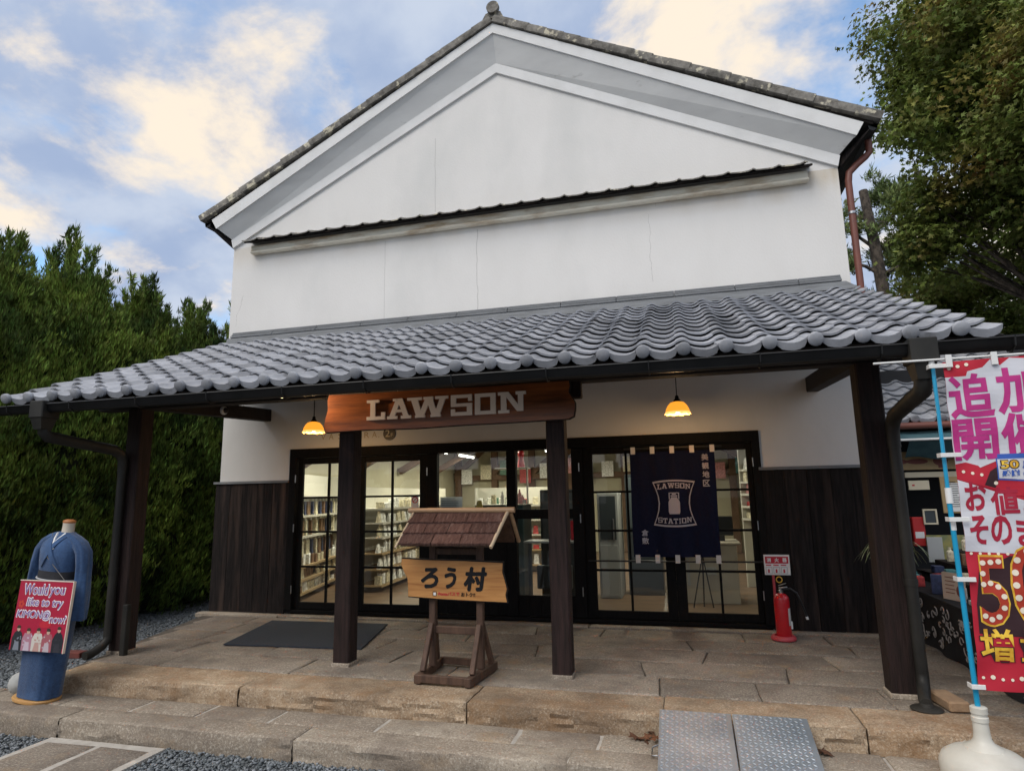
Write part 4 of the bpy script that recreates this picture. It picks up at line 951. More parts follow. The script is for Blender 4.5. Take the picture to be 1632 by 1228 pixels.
# ---------------------------------------------------------------- kimono mannequin
KB = pm('blue_cotton_kimono', (.030,.075,.175,1), (.018,.046,.115,1), 55, rough=.95, bump=.3, bscale=150, sheen=.2, c3=(.045,.11,.25,1), s3=2.5)
OBI = pm('black_obi', (.018,.018,.022,1), (.03,.03,.036,1), 14, stretch=(1,1,6), rough=.85, bump=.2)
WOOD_L = pm('light_wood', (.58,.33,.12,1), (.48,.26,.09,1), 5, rough=.5); CAPW = flat('orange_brown_neck_cap', .38,.14,.04,.5)
mq = thing('kimono_mannequin', 'headless mannequin in a blue kimono and black sash at the left end of the step', 'mannequin', (-3.60,-3.36,-.16))
def loft(secs, name, mat, parent, n=36, sm=70, fold=None):
    m = MB(); vs = []
    for (cx, cy, z, rx, ry) in secs:
        for k in range(n):
            t = 2*math.pi*k/n; f_ = 1+(fold(t, z) if fold else 0); 
            ct, st_ = math.cos(t), math.sin(t); e_ = .85
            vs.append((cx+rx*f_*math.copysign(abs(ct)**e_, ct), cy+ry*f_*math.copysign(abs(st_)**e_, st_), z))
    m.add(vs, [(i*n+k, i*n+(k+1) % n, (i+1)*n+(k+1) % n, (i+1)*n+k) for i in range(len(secs)-1) for k in range(n)]+[tuple(reversed(range(n))), tuple((len(secs)-1)*n+k for k in range(n))])
    return m.build(name, mat, parent, smooth=sm)
mx, my = -3.60, -3.36
loft([(mx-.02,my,-.150,.180,.14),(mx-.02,my,-.13,.186,.145),(mx-.02,my,-.118,.178,.14)], 'platform', WOOD_L, mq, sm=40)
loft([(mx,my,-.112,.165,.125),(mx,my,.1,.172,.13),(mx,my,.35,.182,.138),(mx,my,.58,.188,.142),(mx,my,.80,.172,.135)], 'skirt', KB, mq, n=72, fold=lambda t, z: .022*math.sin(t*5+z*3)+.014*math.sin(t*11+z*2)+.012*math.sin(t*19-z*9)*(1-z))
loft([(mx,my,.78,.172,.138),(mx,my,.93,.165,.132),(mx+.005,my,1.0,.165,.132)], 'obi', OBI, mq, fold=lambda t, z: .012*math.sin(z*60))
m = MB(); m.tube([(mx+.176*math.cos(t),my+.142*math.sin(t),.925-.004*math.cos(t)) for t in np.linspace(0,6.283,33)], .007, 6); m.build('sash_cord', flat('grey_sash_cord',.4,.4,.42,.7), mq, smooth=60)
BOD = [(mx,my,.985,.160,.126),(mx,my,1.08,.172,.132),(mx,my,1.18,.186,.128),(mx,my,1.24,.180,.112),(mx+.003,my,1.285,.140,.088),(mx+.005,my+.005,1.32,.085,.064),(mx+.008,my+.005,1.345,.062,.054)]
loft(BOD, 'bodice', KB, mq, n=60, fold=lambda t, z: .008*math.sin(t*6+z*14)+.006*math.sin(t*11-z*8))
m = MB(); m.lathe([(.055,1.32),(.047,1.35),(.045,1.41),(.047,1.43)], (mx+.008,my+.005,0), 20); m.build('neck', pm('cream_cloth_neck',(.55,.49,.40,1),rough=.9), mq, smooth=50)
m = MB(); m.lathe([(.046,1.428),(.050,1.44),(.047,1.452),(.028,1.462),(.0,1.464)], (mx+.008,my+.005,0), 20); m.build('neck_cap', CAPW, mq, smooth=50)
def front(x, z, off):
    zs = [b[2] for b in BOD]; rx = np.interp(z, zs, [b[3] for b in BOD]); ry = np.interp(z, zs, [b[4] for b in BOD])
    return (x, my+.004-ry*math.sqrt(max(.02, 1-((x-mx)/rx)**2))-off, z)
def band(p0, p1, w_, off, name, mat):
    m = MB(); p0, p1 = V(*p0), V(*p1); d = unit(p1-p0); q = V(-d[1], d[0])
    def fn(u, v, o=off): p = p0+(p1-p0)*v+q*w_*(u-.5); return front(mx+p[0], p[1], o)
    m.grid(fn, 4, 14); m.grid(lambda u, v: fn(u, v, -.02), 4, 14, flip=True); b0 = [fn(0, v/14) for v in range(15)]; b1 = [fn(0, v/14, -.02) for v in range(15)]; c0 = [fn(1, v/14) for v in range(15)]; c1 = [fn(1, v/14, -.02) for v in range(15)]
    m.add(b0+b1, [(k, k+1, 16+k, 15+k) for k in range(14)]); m.add(c0+c1, [(k+1, k, 15+k, 16+k) for k in range(14)]); m.build(name, mat, mq, smooth=60)
band((.052,1.338),(-.005,1.205), .030, .010, 'under_collar', WHITE); band((-.046,1.338),(.020,1.195), .030, .013, 'under_collar', WHITE)
band((.070,1.335),(-.075,1.04), .038, .017, 'collar', KB); band((-.064,1.335),(.095,1.02), .038, .022, 'collar', KB)
for s in (-1, 1):     # hanging sleeves
    n = 40; vs = []
    pth = [(.05,1.318,.035,.05),(.11,1.288,.042,.058),(.175,1.245,.048,.064),(.225,1.175,.050,.068),(.246,1.06,.050,.066),(.252,.94,.056,.062),(.254,.82,.064,.062),(.254,.70,.070,.064),(.250,.585,.076,.066)] if s > 0 else [(.05,1.318,.035,.05),(.11,1.286,.042,.058),(.17,1.240,.046,.064),(.215,1.165,.046,.066),(.236,1.05,.046,.064),(.246,.94,.048,.062),(.250,.82,.052,.062),(.250,.70,.056,.062),(.248,.60,.060,.064)]
    for q_, (dx_, z, rx, ry) in enumerate(pth):
        nx_, nz_ = pth[min(q_+1, len(pth)-1)][0]-pth[max(q_-1,0)][0], pth[min(q_+1, len(pth)-1)][1]-pth[max(q_-1,0)][1]; L2 = math.hypot(nx_, nz_); tx, tz = -nz_/L2, nx_/L2
        for k in range(n):
            t = 2*math.pi*k/n; f_ = 1+(.06+.16*(1.25-z))*math.sin(t*5+z*4)*.8+.05*math.sin(t*9-z*9); a_ = rx*f_*math.cos(t); vs.append((mx+s*(dx_+a_*tx), my+ry*f_*math.sin(t)-.005, z+a_*tz))
    m = MB(); nr = len(pth); m.add(vs, [((i*n+(k+1) % n, i*n+k, (i+1)*n+k, (i+1)*n+(k+1) % n) if s > 0 else (i*n+k, i*n+(k+1) % n, (i+1)*n+(k+1) % n, (i+1)*n+k)) for i in range(nr-1) for k in range(n)]+[tuple(range(n)), tuple(reversed([(nr-1)*n+k for k in range(n)]))])
    m.build('sleeve', KB, mq, smooth=70)
mq.scale = (1.13, 1.08, 1.0); mq.rotation_euler = (0, R(5.0), 0); mq.location.x += .105
# placard with print
PINK = flat('crimson_placard', .40,.012,.045, .35); LILAC = flat('lilac_print', .22,.10,.36,.4); WPRINT = flat('white_print', .8,.78,.8,.4)
pl = thing('kimono_placard', 'crimson placard with white lettering and five printed people in kimono hanging on the mannequin', 'placard', (-3.6,-3.60,.6))
PO = V(-3.665,-3.555,.315); PX_ = unit(V(.68,.02,-.012)); PZ = unit(V(.022,.03,.62)); pw, ph = .595, .600
m = MB(); m.frame([(0,0),(pw,0),(pw,ph),(0,ph)], PO, PX_, PZ, .018); m.build('panel', PINK, pl)
m = MB()
for q in (_r(-.006,ph,pw+.006,ph+.007), _r(pw,-.005,pw+.008,ph)): m.frame(q, PO-V(0,.003,0), PX_, PZ, .024)
m.build('edge', flat('pale_edge',.7,.6,.5,.5), pl)
NP = unit(np.cross(PX_, PZ))
def pt(a, b_, k=1): return PO+PX_*a+PZ*b_+NP*.0012*k
fs_ = MB(); fb = MB(); cur = V(0,0,0)
for txt, a, b_, w_, h_ in (('Would', .065,.485,.265,.085),('you',.350,.467,.165,.078),('like to try',.115,.365,.40,.085),('KIMON@',.025,.268,.365,.075),('now?',.405,.250,.17,.058)):
    put_text(fb, txt, pt(a-.010,b_-.010,1), PX_, PZ, w_+.020, h_+.020, .055, .12); put_text(fs_, txt, pt(a,b_,3.2), PX_, PZ, w_, h_, .0, .12)
fb.build('outline_print', WPRINT, pl); fs_.build('lettering', LILAC, pl)
m = MB()
for k in range(5): a = k*1.2566; m.disc(pt(.055+.022*math.cos(a),.395+.022*math.sin(a),1.3), .014, PX_, PZ, 10)
m.build('flower_print', flat('orange_red_print',.55,.05,.03,.5), pl)
m = MB(); m.disc(pt(.36,.228,1.2), .07, PX_, PZ, 16, ry=.03); m.build('parasol_print', REDINK, pl)
people = [(.075,(.02,.02,.025),(.20,.22,.26),.205),(.19,(.42,.20,.26),(.55,.45,.52),.185),(.30,(.60,.56,.50),(.50,.30,.26),.19),(.41,(.36,.10,.12),(.5,.42,.45),.19),(.525,(.016,.018,.025),(.03,.03,.04),.21)]
for i, (a, c1, c2, h_) in enumerate(people):
    q1 = flat('kimono_print', *c1, .5); q2 = flat('kimono_print_lower', *c2, .5)
    m = MB(); m.frame([(a-.058,.0),(a+.058,.0),(a+.062,.10),(a+.040,.15),(a+.012,h_-.035),(a-.012,h_-.035),(a-.040,.15),(a-.062,.10)], PO+NP*.0011*(1+.08*i), PX_, PZ); m.build('figure_print', q1, pl)
    m = MB(); m.frame([(a-.035,.0),(a+.035,.0),(a+.022,.075),(a-.022,.075)], PO+NP*.0019, PX_, PZ)
    for _ in range(7): m.disc(PO+PX_*(a+random.uniform(-.045,.045))+PZ*random.uniform(.02,.13)+NP*(.0021+.00003*_), .008, PX_, PZ, 7)
    m.build('pattern_print', q2, pl)['kind'] = 'stuff'
    m = MB(); m.disc(PO+PX_*a+PZ*(h_-.022)+NP*.0018, .019, PX_, PZ, 12, ry=.023); m.build('face_print', flat('skin_print',.55,.36,.27,.5), pl)
    m = MB(); m.frame([(a-.021,h_-.018),(a+.021,h_-.018),(a+.018,h_+.004),(a,h_+.010),(a-.018,h_+.004)], PO+NP*.0026, PX_, PZ); m.build('hair_print', flat('hair_print',.05,.03,.02,.5), pl)
m = MB(); m.tube([tuple(pt(.50,ph,-4)),(mx+.215,my-.15,1.12),(mx+.155,my-.07,1.335)], .003, 5); m.build('string', flat('grey_string',.16,.15,.14,.8), pl)
# white weight bag half hidden behind the mannequin
m = MB(); m.sphere((-3.86,-3.26,-.06), .10,.09,.10, 12, 8); o = m.build('sand_weight', pm('grey_white_cloth',(.45,.45,.43,1),(.32,.33,.32,1),8,rough=.9,bump=.4), None, smooth=70); tag(o, 'pale cloth weight bag beside the foot of the blue kimono mannequin', 'weight bag')
# ---------------------------------------------------------------- feather banner
CYAN = flat('cyan_plastic_pole', .01,.30,.52, .35, coat=.2); IVORY = pm('ivory_plastic', (.62,.60,.53,1), (.50,.48,.42,1), 4, rough=.45, c3=(.36,.34,.28,1), s3=3, r3=(.6,.85))
bn = thing('feather_banner', 'tall red and white advertising banner on a cyan pole in an ivory water base', 'banner', (4.0,-3.44,-.16))
bx, by = 3.985, -3.44
m = MB(); m.tube([(bx,by,.18),(bx-.005,by,1.55)], .0155, 12); m.tube([(bx-.005,by,1.53),(bx+.005,by,2.44)], .0125, 12); m.build('pole', CYAN, bn, smooth=60)
for za, zb, r_ in ((1.50,1.60,.021),(2.40,2.49,.020),(1.33,1.40,.0175)): m = MB(); m.tube([(bx-.002,by,za),(bx-.002,by,zb)], r_, 12); m.build('pole_joint', WHITE, bn, smooth=50)
m = MB(); m.tube([(bx-.36,by-.028,2.445),(bx+.05,by-.026,2.447),(bx+.85,by-.02,2.452)], .0075, 8); m.build('crossbar', WHITE, bn, smooth=60)
m = MB(); m.lathe([(.0,-.158),(.22,-.158),(.238,-.145),(.242,-.11),(.242,-.06),(.225,-.02),(.18,.012),(.12,.036),(.105,.040),(.10,.046),(.062,.066),(.048,.09),(.043,.13),(.041,.185),(.046,.19),(.046,.215),(.041,.22),(.041,.232),(.046,.236),(.046,.27),(.038,.275),(.020,.275)], (bx,by-.005,0), 40); m.build('water_base', IVORY, bn, smooth=35)
m = MB()
for a in range(4):
    t = a*1.57+.6; m.beam((bx+.11*math.cos(t),by+.11*math.sin(t),.042),(bx+.235*math.cos(t),by+.235*math.sin(t),-.06), .006, .006)
m.build('base_seam', IVORY, bn)
bx0 = bx+.055; BW, BZ0, BZ1 = .60, .375, 2.425; BH = BZ1-BZ0
def bfold(a, b_, off=0.):
    "a across 0..1, b up 0..1"
    y = by-.03+.022*math.sin(a*3.1+b_*2.2)*(1-abs(2*b_-1)**3)+.012*math.sin(b_*11+a*4)*a-.02*a+.005*math.sin(b_*38)*math.exp(-a*4)+.0035*math.sin(a*17+b_*23)*math.sin(b_*31+1)+.003*math.sin(b_*52-a*9)
    x = bx0+BW*a-.030*(1-b_)*0+.018*math.sin(b_*math.pi)*(1-a)
    return V(x-.045*(1-b_)*(1), y-off, BZ0+BH*b_+.012*a*(1 if b_ > .5 else -.3))
RED_B = flat('banner_red', .46,.010,.03, .75); WH_B = pm('banner_white', (.62,.62,.66,1), (.56,.57,.62,1), 4, rough=.85); MAG = flat('banner_magenta', .46,.025,.20, .75)
CRIM = flat('banner_crimson', .36,.008,.035, .75); GOLD = pm('banner_gold', (.85,.55,.05,1), (.62,.32,.02,1), 14, rough=.7, ramp=(.4,.6)); DKB = flat('banner_dark', .03,.008,.012, .8)
BLUE_B = flat('banner_blue', .03,.10,.42, .75); LAMP_B = flat('banner_bulb_print', .82,.72,.58, .7); ORG = flat('banner_orange', .68,.13,.02, .7); ORGD = flat('banner_deep_orange', .42,.035,.015,.7)
m = MB(); m.grid(lambda a, b_: bfold(a, b_), 50, 170); m.grid(lambda a, b_: bfold(a, b_, -.0012), 50, 170, flip=True); cl = m.build('cloth', RED_B, bn, smooth=80)
def bpoly(m, pts, lay, sub=1):
    "polygon given in banner units (x 0..0.6 m, z 0..BH m), finely cut and laid on the cloth"
    q = []
    n = len(pts)
    for i in range(n):
        a, b_ = pts[i], pts[(i+1) % n]; d = math.hypot(b_[0]-a[0], b_[1]-a[1]); k = max(1, int(d/.03))
        for j in range(k): q.append((a[0]+(b_[0]-a[0])*j/k, a[1]+(b_[1]-a[1])*j/k))
    bm = bmesh.new(); vs = [bm.verts.new((x, z, 0)) for x, z in q]; 
    try: f = bm.faces.new(vs)
    except ValueError: bm.free(); return
    x0, x1 = min(x for x, z in q), max(x for x, z in q); z0, z1 = min(z for x, z in q), max(z for x, z in q)
    for t in np.arange(x0+.03, x1, .03): bmesh.ops.bisect_plane(bm, geom=bm.verts[:]+bm.edges[:]+bm.faces[:], plane_co=(t,0,0), plane_no=(1,0,0))
    for t in np.arange(z0+.03, z1, .03): bmesh.ops.bisect_plane(bm, geom=bm.verts[:]+bm.edges[:]+bm.faces[:], plane_co=(0,t,0), plane_no=(0,1,0))
    bm.verts.index_update(); m.add([bfold(v.co.x/BW, v.co.y/BH, .0016*lay) for v in bm.verts], [tuple(v.index for v in f.verts) for f in bm.faces]); bm.free()
def btext(m, s, x, z, w_, h_, lay, bold=.0, shear=0., split=None):
    vs, fs = glyphs(s, bold, shear); lo, hi = vs.min(0), vs.max(0); q = (vs-lo)/(hi-lo)
    bm = bmesh.new(); vv = [bm.verts.new((x+a*w_, z+b_*h_, 0)) for a, b_ in q]
    for f in fs:
        try: bm.faces.new([vv[i] for i in f])
        except ValueError: pass
    bmesh.ops.triangulate(bm, faces=bm.faces[:])
    for t in np.arange(x+.04, x+w_, .04): bmesh.ops.bisect_plane(bm, geom=bm.verts[:]+bm.edges[:]+bm.faces[:], plane_co=(t,0,0), plane_no=(1,0,0))
    for t in np.arange(z+.04, z+h_, .04): bmesh.ops.bisect_plane(bm, geom=bm.verts[:]+bm.edges[:]+bm.faces[:], plane_co=(0,t,0), plane_no=(0,1,0))
    bmesh.ops.recalc_face_normals(bm, faces=bm.faces[:]); bm.verts.index_update(); out = []
    for f in bm.faces: out.append(tuple(v.index for v in (f.verts if f.normal.z > 0 else reversed(f.verts))))
    m.add([bfold(v.co.x/BW, v.co.y/BH, .0016*lay) for v in bm.verts], out); bm.free()
# layout measured from the photograph, heights from the bottom of the cloth
def bdot(m, a, b_, r_, lay, n=10): bpoly(m, [(a+r_*math.cos(2*math.pi*k/n), b_+r_*math.sin(2*math.pi*k/n)) for k in range(n)], lay)
m = MB(); bpoly(m, [(0,1.30),(.10,1.33),(.22,1.38),(.36,1.43),(.6,1.40),(.6,2.02),(.56,2.03),(.50,1.985),(.46,2.035),(.38,2.045),(.32,2.0),(.27,2.045),(.22,1.995),(.13,1.975),(.12,1.945),(0,1.945)], 1); m.build('white_print', WH_B, cl)
m = MB(); bpoly(m, [(0,.825),(.6,.80),(.6,1.10),(.36,1.13),(0,1.275)], 1.1); m.build('white_print', WH_B, cl)
m = MB(); bpoly(m, [(0,1.278),(.12,1.235),(.24,1.19),(.27,1.17),(.6,1.12),(.6,1.34),(.36,1.36),(.22,1.335),(.17,1.30),(.13,1.36),(.06,1.385),(0,1.375)], 1.6); m.build('red_print', RED_B, cl)
m = MB(); bpoly(m, [(.15,1.235),(.21,1.215),(.26,1.33),(.24,1.355),(.19,1.32)], 2.1); m.build('dark_print', DKB, cl)
m = MB(); bpoly(m, [(.03,.33),(.6,.30),(.6,.80),(.24,.80),(.06,.70),(.03,.50)], 1.3); m.build('dark_print', DKB, cl)
m = MB(); btext(m, '追', .01,1.665,.25,.295, 2.5, .028); btext(m, '加', .275,1.675,.26,.305, 2.5, .028); btext(m, '開', .005,1.395,.25,.27, 2.5, .028); btext(m, '催', .27,1.405,.26,.28, 2.5, .028); m.build('lettering', MAG, cl)
m = MB(); bpoly(m, [(.235,1.275),(.6,1.235),(.6,1.39),(.235,1.395)], 2.8); m.build('badge_print', WH_B, cl)
m = MB(); bpoly(m, [(.235,1.395),(.6,1.39),(.6,1.418),(.24,1.428)], 2.9); bpoly(m, [(.228,1.265),(.235,1.27),(.235,1.40),(.228,1.41)], 3.0); bpoly(m, [(.228,1.265),(.6,1.226),(.6,1.234),(.228,1.273)], 3.1); btext(m, '周年', .36,1.330,.12,.05, 4.6, .03); btext(m, '感謝', .25,1.283,.095,.042, 4.6, .03); btext(m, 'を込めて', .36,1.280,.12,.03, 4.6, .02); m.build('blue_lettering', BLUE_B, cl)
m = MB(); btext(m, '50', .243,1.328,.105,.062, 3.4, .07); m.build('number_edge', DKB, cl); m = MB(); btext(m, '50', .250,1.334,.092,.050, 4.5, .02); m.build('number', GOLD, cl)
m = MB(); btext(m, 'お', .03,1.075,.125,.185, 2.5, .03); btext(m, '値', .175,1.045,.15,.175, 2.5, .03); btext(m, '段', .345,1.03,.15,.175, 2.5, .03)
btext(m, 'そ', .035,.868,.105,.18, 2.6, .03); btext(m, 'の', .155,.868,.115,.175, 2.6, .03); btext(m, 'ま', .295,.86,.125,.18, 2.6, .03); btext(m, 'ま', .44,.855,.125,.18, 2.6, .03); m.build('lettering', CRIM, cl)
m = MB(); btext(m, '5', .045,.370,.17,.435, 2.2, .025); btext(m, '0', .225,.385,.215,.485, 2.3, .025); btext(m, '%', .45,.42,.14,.40, 2.3, .02); m.build('number_glow', GOLD, cl)
m = MB(); btext(m, '5', .055,.382,.15,.41, 3.3, .018); btext(m, '0', .236,.398,.193,.46, 3.3, .018); btext(m, '%', .46,.43,.12,.38, 3.3, .012); m.build('big_number', ORGD, cl)
L5 = [(.085,.755),(.128,.76),(.172,.765),(.080,.69),(.078,.625),(.118,.632),(.158,.612),(.183,.555),(.178,.487),(.148,.432),(.108,.415),(.072,.435)]
L0 = [(.275,.775),(.258,.70),(.254,.625),(.260,.55),(.280,.475),(.332,.425),(.385,.47),(.332,.83),(.385,.785),(.405,.71),(.410,.63),(.403,.55)]
m = MB()
for i, (a, b_) in enumerate(L5+L0): bdot(m, a, b_, .0165 if i < 12 else .0195, 5, 12)
for i in range(12):
    a = .03+i*.05; bdot(m, a, .072+.006*math.sin(i*1.9), .009+.004*(i % 3 == 1), 2.4); bdot(m, a, .812, .009, 2.4)
    if i < 3: bdot(m, a, 2.005+.008*i, .012, 2.4); bdot(m, a+.01, 1.325-.012*i, .010, 2.6)
bdot(m, .215, 1.245, .012, 2.9); m.build('bulb_print', LAMP_B, cl)['kind'] = 'stuff'
m = MB(); btext(m, '増', .018,.165,.195,.205, 3.4, .045); btext(m, '量', .235,.17,.205,.205, 3.4, .045); m.build('lettering_edge', DKB, cl)
m = MB(); btext(m, '増', .025,.172,.181,.19, 4.6, .02); btext(m, '量', .242,.178,.19,.19, 4.6, .02); m.build('gold_lettering', GOLD, cl)
for zz in (.375+.02, 1.03, 1.40, 1.81, 2.40):
    m = MB(); b_ = (zz-BZ0)/BH; e0 = bfold(.0, b_); m.cbox(bx-.035, e0[0]+.03, by-.048, by-.040, zz-.014, zz+.014, .002); m.cbox(bx-.035,bx-.028,by-.045,by+.02,zz-.014,zz+.014,.001); m.build('pole_loop', WHITE, bn)
for k in range(3):
    a = .03+.26*k; e0 = bfold(min(a/BW,1), .995); m = MB(); m.cbox(e0[0]-.018,e0[0]+.018,by-.058,by-.046,2.385,2.470,.002); m.build('bar_loop', WHITE, bn)
# ---------------------------------------------------------------- checker plate ramps
CHK = pm('galvanised_checker_plate', (.30,.34,.38,1), (.42,.46,.50,1), 5, rough=.42, metal=.55, bump=.05, rvar=.08, c3=(.22,.26,.30,1), s3=2.5)
for i, (xa, xb) in enumerate(((2.045,2.545),(2.555,3.055))):
    p0, p1 = V(0,-3.065,.022), V(0,-4.25,-.285); d = unit(p1-p0); nn = unit(V(0,-d[2],d[1]))*-1
    if nn[2] < 0: nn = -nn
    LL = np.linalg.norm(p1-p0)
    r_ = thing('ramp_plate', ('left' if i == 0 else 'right')+' checker-plate metal ramp laid over the stone step', 'ramp', ((xa+xb)/2,-3.6,-.15), 'metal ramp plates on the step')
    m = MB(); m.obox(((xa+xb)/2,*(((p0+p1)/2)[1:]-nn[1:]*.006)), (1,0,0), d, nn, (xb-xa)/2, LL/2, .006, .002); m.build('plate', CHK, r_)
    m = MB()
    for s in (xa+.012, xb-.012): m.obox((s,*(((p0+p1)/2)[1:]-nn[1:]*.03)), (1,0,0), d, nn, .006, LL/2-.02, .02, .001)
    m.build('side_rib', CHK, r_)
    m = MB(); ny = int(LL/.030); nx = int((xb-xa-.03)/.033)
    for a in range(ny):
        for b_ in range(nx):
            c = p0+d*(.018+a*.030); x = xa+.024+b_*.033; sgn = 1 if (a+b_) % 2 else -1
            dx_ = unit(V(1,0,0)*sgn+d*.75); sx_ = np.cross(nn, dx_); C_ = V(x, c[1], c[2])
            P4 = [C_-dx_*.0155, C_-sx_*.0052, C_+dx_*.0155, C_+sx_*.0052]; top_ = C_+nn*.0038
            m.add(P4+[top_-dx_*.006, top_+dx_*.006], [(0,1,4),(1,5,4),(1,2,5),(2,3,5),(3,4,5),(3,0,4)])
    o = m.build('tread_bumps', CHK, r_); o['kind'] = 'stuff'
    if i == 0:
        m = MB(); m.tube([(xa-.005,-3.42,-.10),(xa-.045,-3.43,-.115),(xa-.045,-3.52,-.135),(xa-.005,-3.53,-.13)], .006, 6); m.build('handle', STEEL, r_, smooth=60)
# bricks and stones
def lump(name, x0,x1,y0,y1,z0,z1, mat, label, cat, rz=0, b_=.012):
    m = MB(); c = ((x0+x1)/2,(y0+y1)/2,(z0+z1)/2); m.obox(c, (math.cos(rz),math.sin(rz),0), (-math.sin(rz),math.cos(rz),0), (0,0,1), (x1-x0)/2,(y1-y0)/2,(z1-z0)/2, b_)
    return tag(m.build(name, mat), label, cat)
lump('brick', -4.16,-3.94,-2.60,-2.48,-.005,.055, pm('dark_red_brick',(.17,.045,.035,1),(.11,.035,.03,1),12,rough=.9,bump=.4), 'dark red brick lying left of the left porch post', 'brick', .1, .006)
lump('stone_block', 4.06,4.20,-2.66,-2.34,.0,.075, pm('tan_block',(.36,.24,.14,1),(.28,.18,.11,1),12,rough=.9,bump=.3), 'small tan stone block right of the right drainpipe foot', 'stone block', .12)
LEAF = pm('dry_brown_leaf', (.13,.05,.02,1), (.07,.03,.015,1), 10, rough=.8, vary=.3)
def dry_leaf():
    m = MB(); pts = [(0,0),(.02,.018),(.045,.012),(.04,.03),(.062,.04),(.038,.046),(.03,.075),(.014,.046),(-.014,.05),(.0,.03),(-.03,.02),(-.008,.012)]
    c = (.018,.030,.012); vs = [c]+[(x, y, random.uniform(0,.014)) for x, y in pts]; n = len(pts)
    m.add(vs, [(0,1+k,1+(k+1) % n) for k in range(n)]); return m.mesh('fallen_leaf', LEAF)
lms = [dry_leaf() for _ in range(4)]
for k, (x, y, z) in enumerate([(1.90,-3.19,-.150),(1.97,-3.22,-.145),(2.0,-3.16,-.13),(1.93,-3.24,-.15),(2.01,-3.27,-.14),(1.86,-3.20,-.152),(3.13,-3.22,-.15),(3.17,-3.19,-.15)]):
    o = inst('fallen_leaf', lms[k % 4], None, (x,y,z), (rng.uniform(-.4,.4), rng.uniform(-.4,.4), rng.uniform(0,6.3)), (1.2,)*3)
    tag(o, 'curled dry brown leaf beside the left edge of the metal ramp' if k < 6 else 'curled dry brown leaf beside the right edge of the metal ramp', 'leaf', 'fallen leaves by the ramp' if k < 6 else 'fallen leaves right of the ramp')
# ---------------------------------------------------------------- spider plant on a stool behind the right post
G1 = pm('striped_leaf', (.16,.24,.08,1), (.48,.50,.32,1), 3, stretch=(30,1,1), rough=.6)
sp = thing('spider_plant', 'spider plant with thin arching striped leaves hung behind the right porch post', 'potted plant', (4.04,-2.10,.85))
m = MB(); sx_, sy_ = 3.99, -2.08
for k in range(48):
    a = rng.uniform(0,6.28); L_ = rng.uniform(.16,.33); hgt = rng.uniform(.06,.15); n_ = 9; vs = []
    for i in range(n_):
        t = i/(n_-1); r_ = L_*t; z = hgt*math.sin(t*2.3)*1.1-.14*t**3; w_ = .0075*(1-t**2)+.001
        cx_, cy_ = sx_+r_*math.cos(a), sy_+r_*math.sin(a)*.8; vs += [(cx_-w_*math.sin(a), cy_+w_*math.cos(a), 1.06+z), (cx_+w_*math.sin(a), cy_-w_*math.cos(a), 1.06+z)]
    m.add(vs, [(2*i,2*i+1,2*i+3,2*i+2) for i in range(n_-1)])
m.build('leaves', G1, sp)['kind'] = 'stuff'
m = MB(); m.lathe([(.0,.94),(.04,.94),(.058,1.04),(.062,1.05),(.055,1.06),(.0,1.045)], (sx_,sy_,0), 20); m.build('pot', flat('brown_pot',.06,.03,.02,.5), sp, smooth=50)
m = MB(); m.tube([(sx_-.07,sy_-.06,1.0),(sx_-.03,sy_-.03,1.0)], .006, 6); m.build('hook', BLACKMETAL, sp)
# ---------------------------------------------------------------- shop interior
IFLOOR = pm('brown_shop_floor', (.22,.14,.085,1), (.15,.095,.06,1), 2, stretch=(1,4,1), rough=.4, bump=.05); IWALL = pm('cream_shop_wall', (.45,.42,.30,1), (.40,.37,.27,1), 2, rough=.9)
ITIMB = pm('brown_truss_timber', (.10,.055,.03,1), (.17,.10,.06,1), 4, rough=.7, bump=.2); ICEIL = pm('dark_ceiling_boards', (.05,.035,.025,1), (.08,.055,.04,1), 5, rough=.8)
DGREY = flat('dark_grey_appliance', .045,.055,.06, .4); LGREY = flat('pale_grey_appliance', .42,.43,.42, .4); BEIGE = flat('beige_counter', .50,.45,.36, .5)
STONEW = flat('shelf_white', .62,.60,.52, .5); SHELFW = flat('shelf_wood', .42,.30,.16, .6)
room = bpy.data.objects.new('shop_room', None); link(room); structure(room)
m = MB(); m.box(-4.18,4.18,.18,9.6,.02,.055); m.build('floor', IFLOOR, room)
m = MB(); m.box(-4.19,-4.15,.285,9.6,.06,4.6); m.box(4.15,4.19,.285,9.6,.06,4.6); m.box(-4.14,4.14,9.5,9.55,.06,6); m.build('wall', IWALL, room)
m = MB(); m.box(-4.14,4.14,.3,9.5,4.5,4.54); m.build('ceiling', ICEIL, room)
for x in (-4.0,-2.9,-1.8,-.7,.8,2.2,3.6): 
    m = MB(); m.cbox(x-.09,x+.09,9.38,9.49,.06,4.49); m.build('timber_post', ITIMB, room)
m = MB(); m.cbox(-4.1,4.1,9.34,9.46,2.05,2.2); m.build('timber_rail', ITIMB, room)
for x in (-3.5,-2.4,-1.2): m = MB(); m.beam((x-.6,9.42,2.2),(x+.6,9.42,3.2),.12,.14); m.build('timber_brace', ITIMB, room)
for y in (1.6,3.6,5.6,7.6):
    m = MB(); m.cbox(-4.1,4.1,y-.11,y+.11,2.95,3.18); m.build('tie_timber', ITIMB, room)
    for s in (-1,1):
        m = MB(); m.beam((s*4.1,y,2.2),(s*2.6,y,3.0),.12,.14); m.build('knee_brace', ITIMB, room)
for s in (-1, 1):
    for y in (1.0,2.6,4.6,6.6): m = MB(); m.beam((s*3.9,y,2.5),(s*.6,y+.0,4.4),.14,.18); m.build('rafter_timber', ITIMB, room)
m = MB(); m.cbox(.12,.36,2.6,2.84,.06,3.0); tag(m.build('pillar', ITIMB), 'brown timber pillar seen through the right middle window', 'pillar')
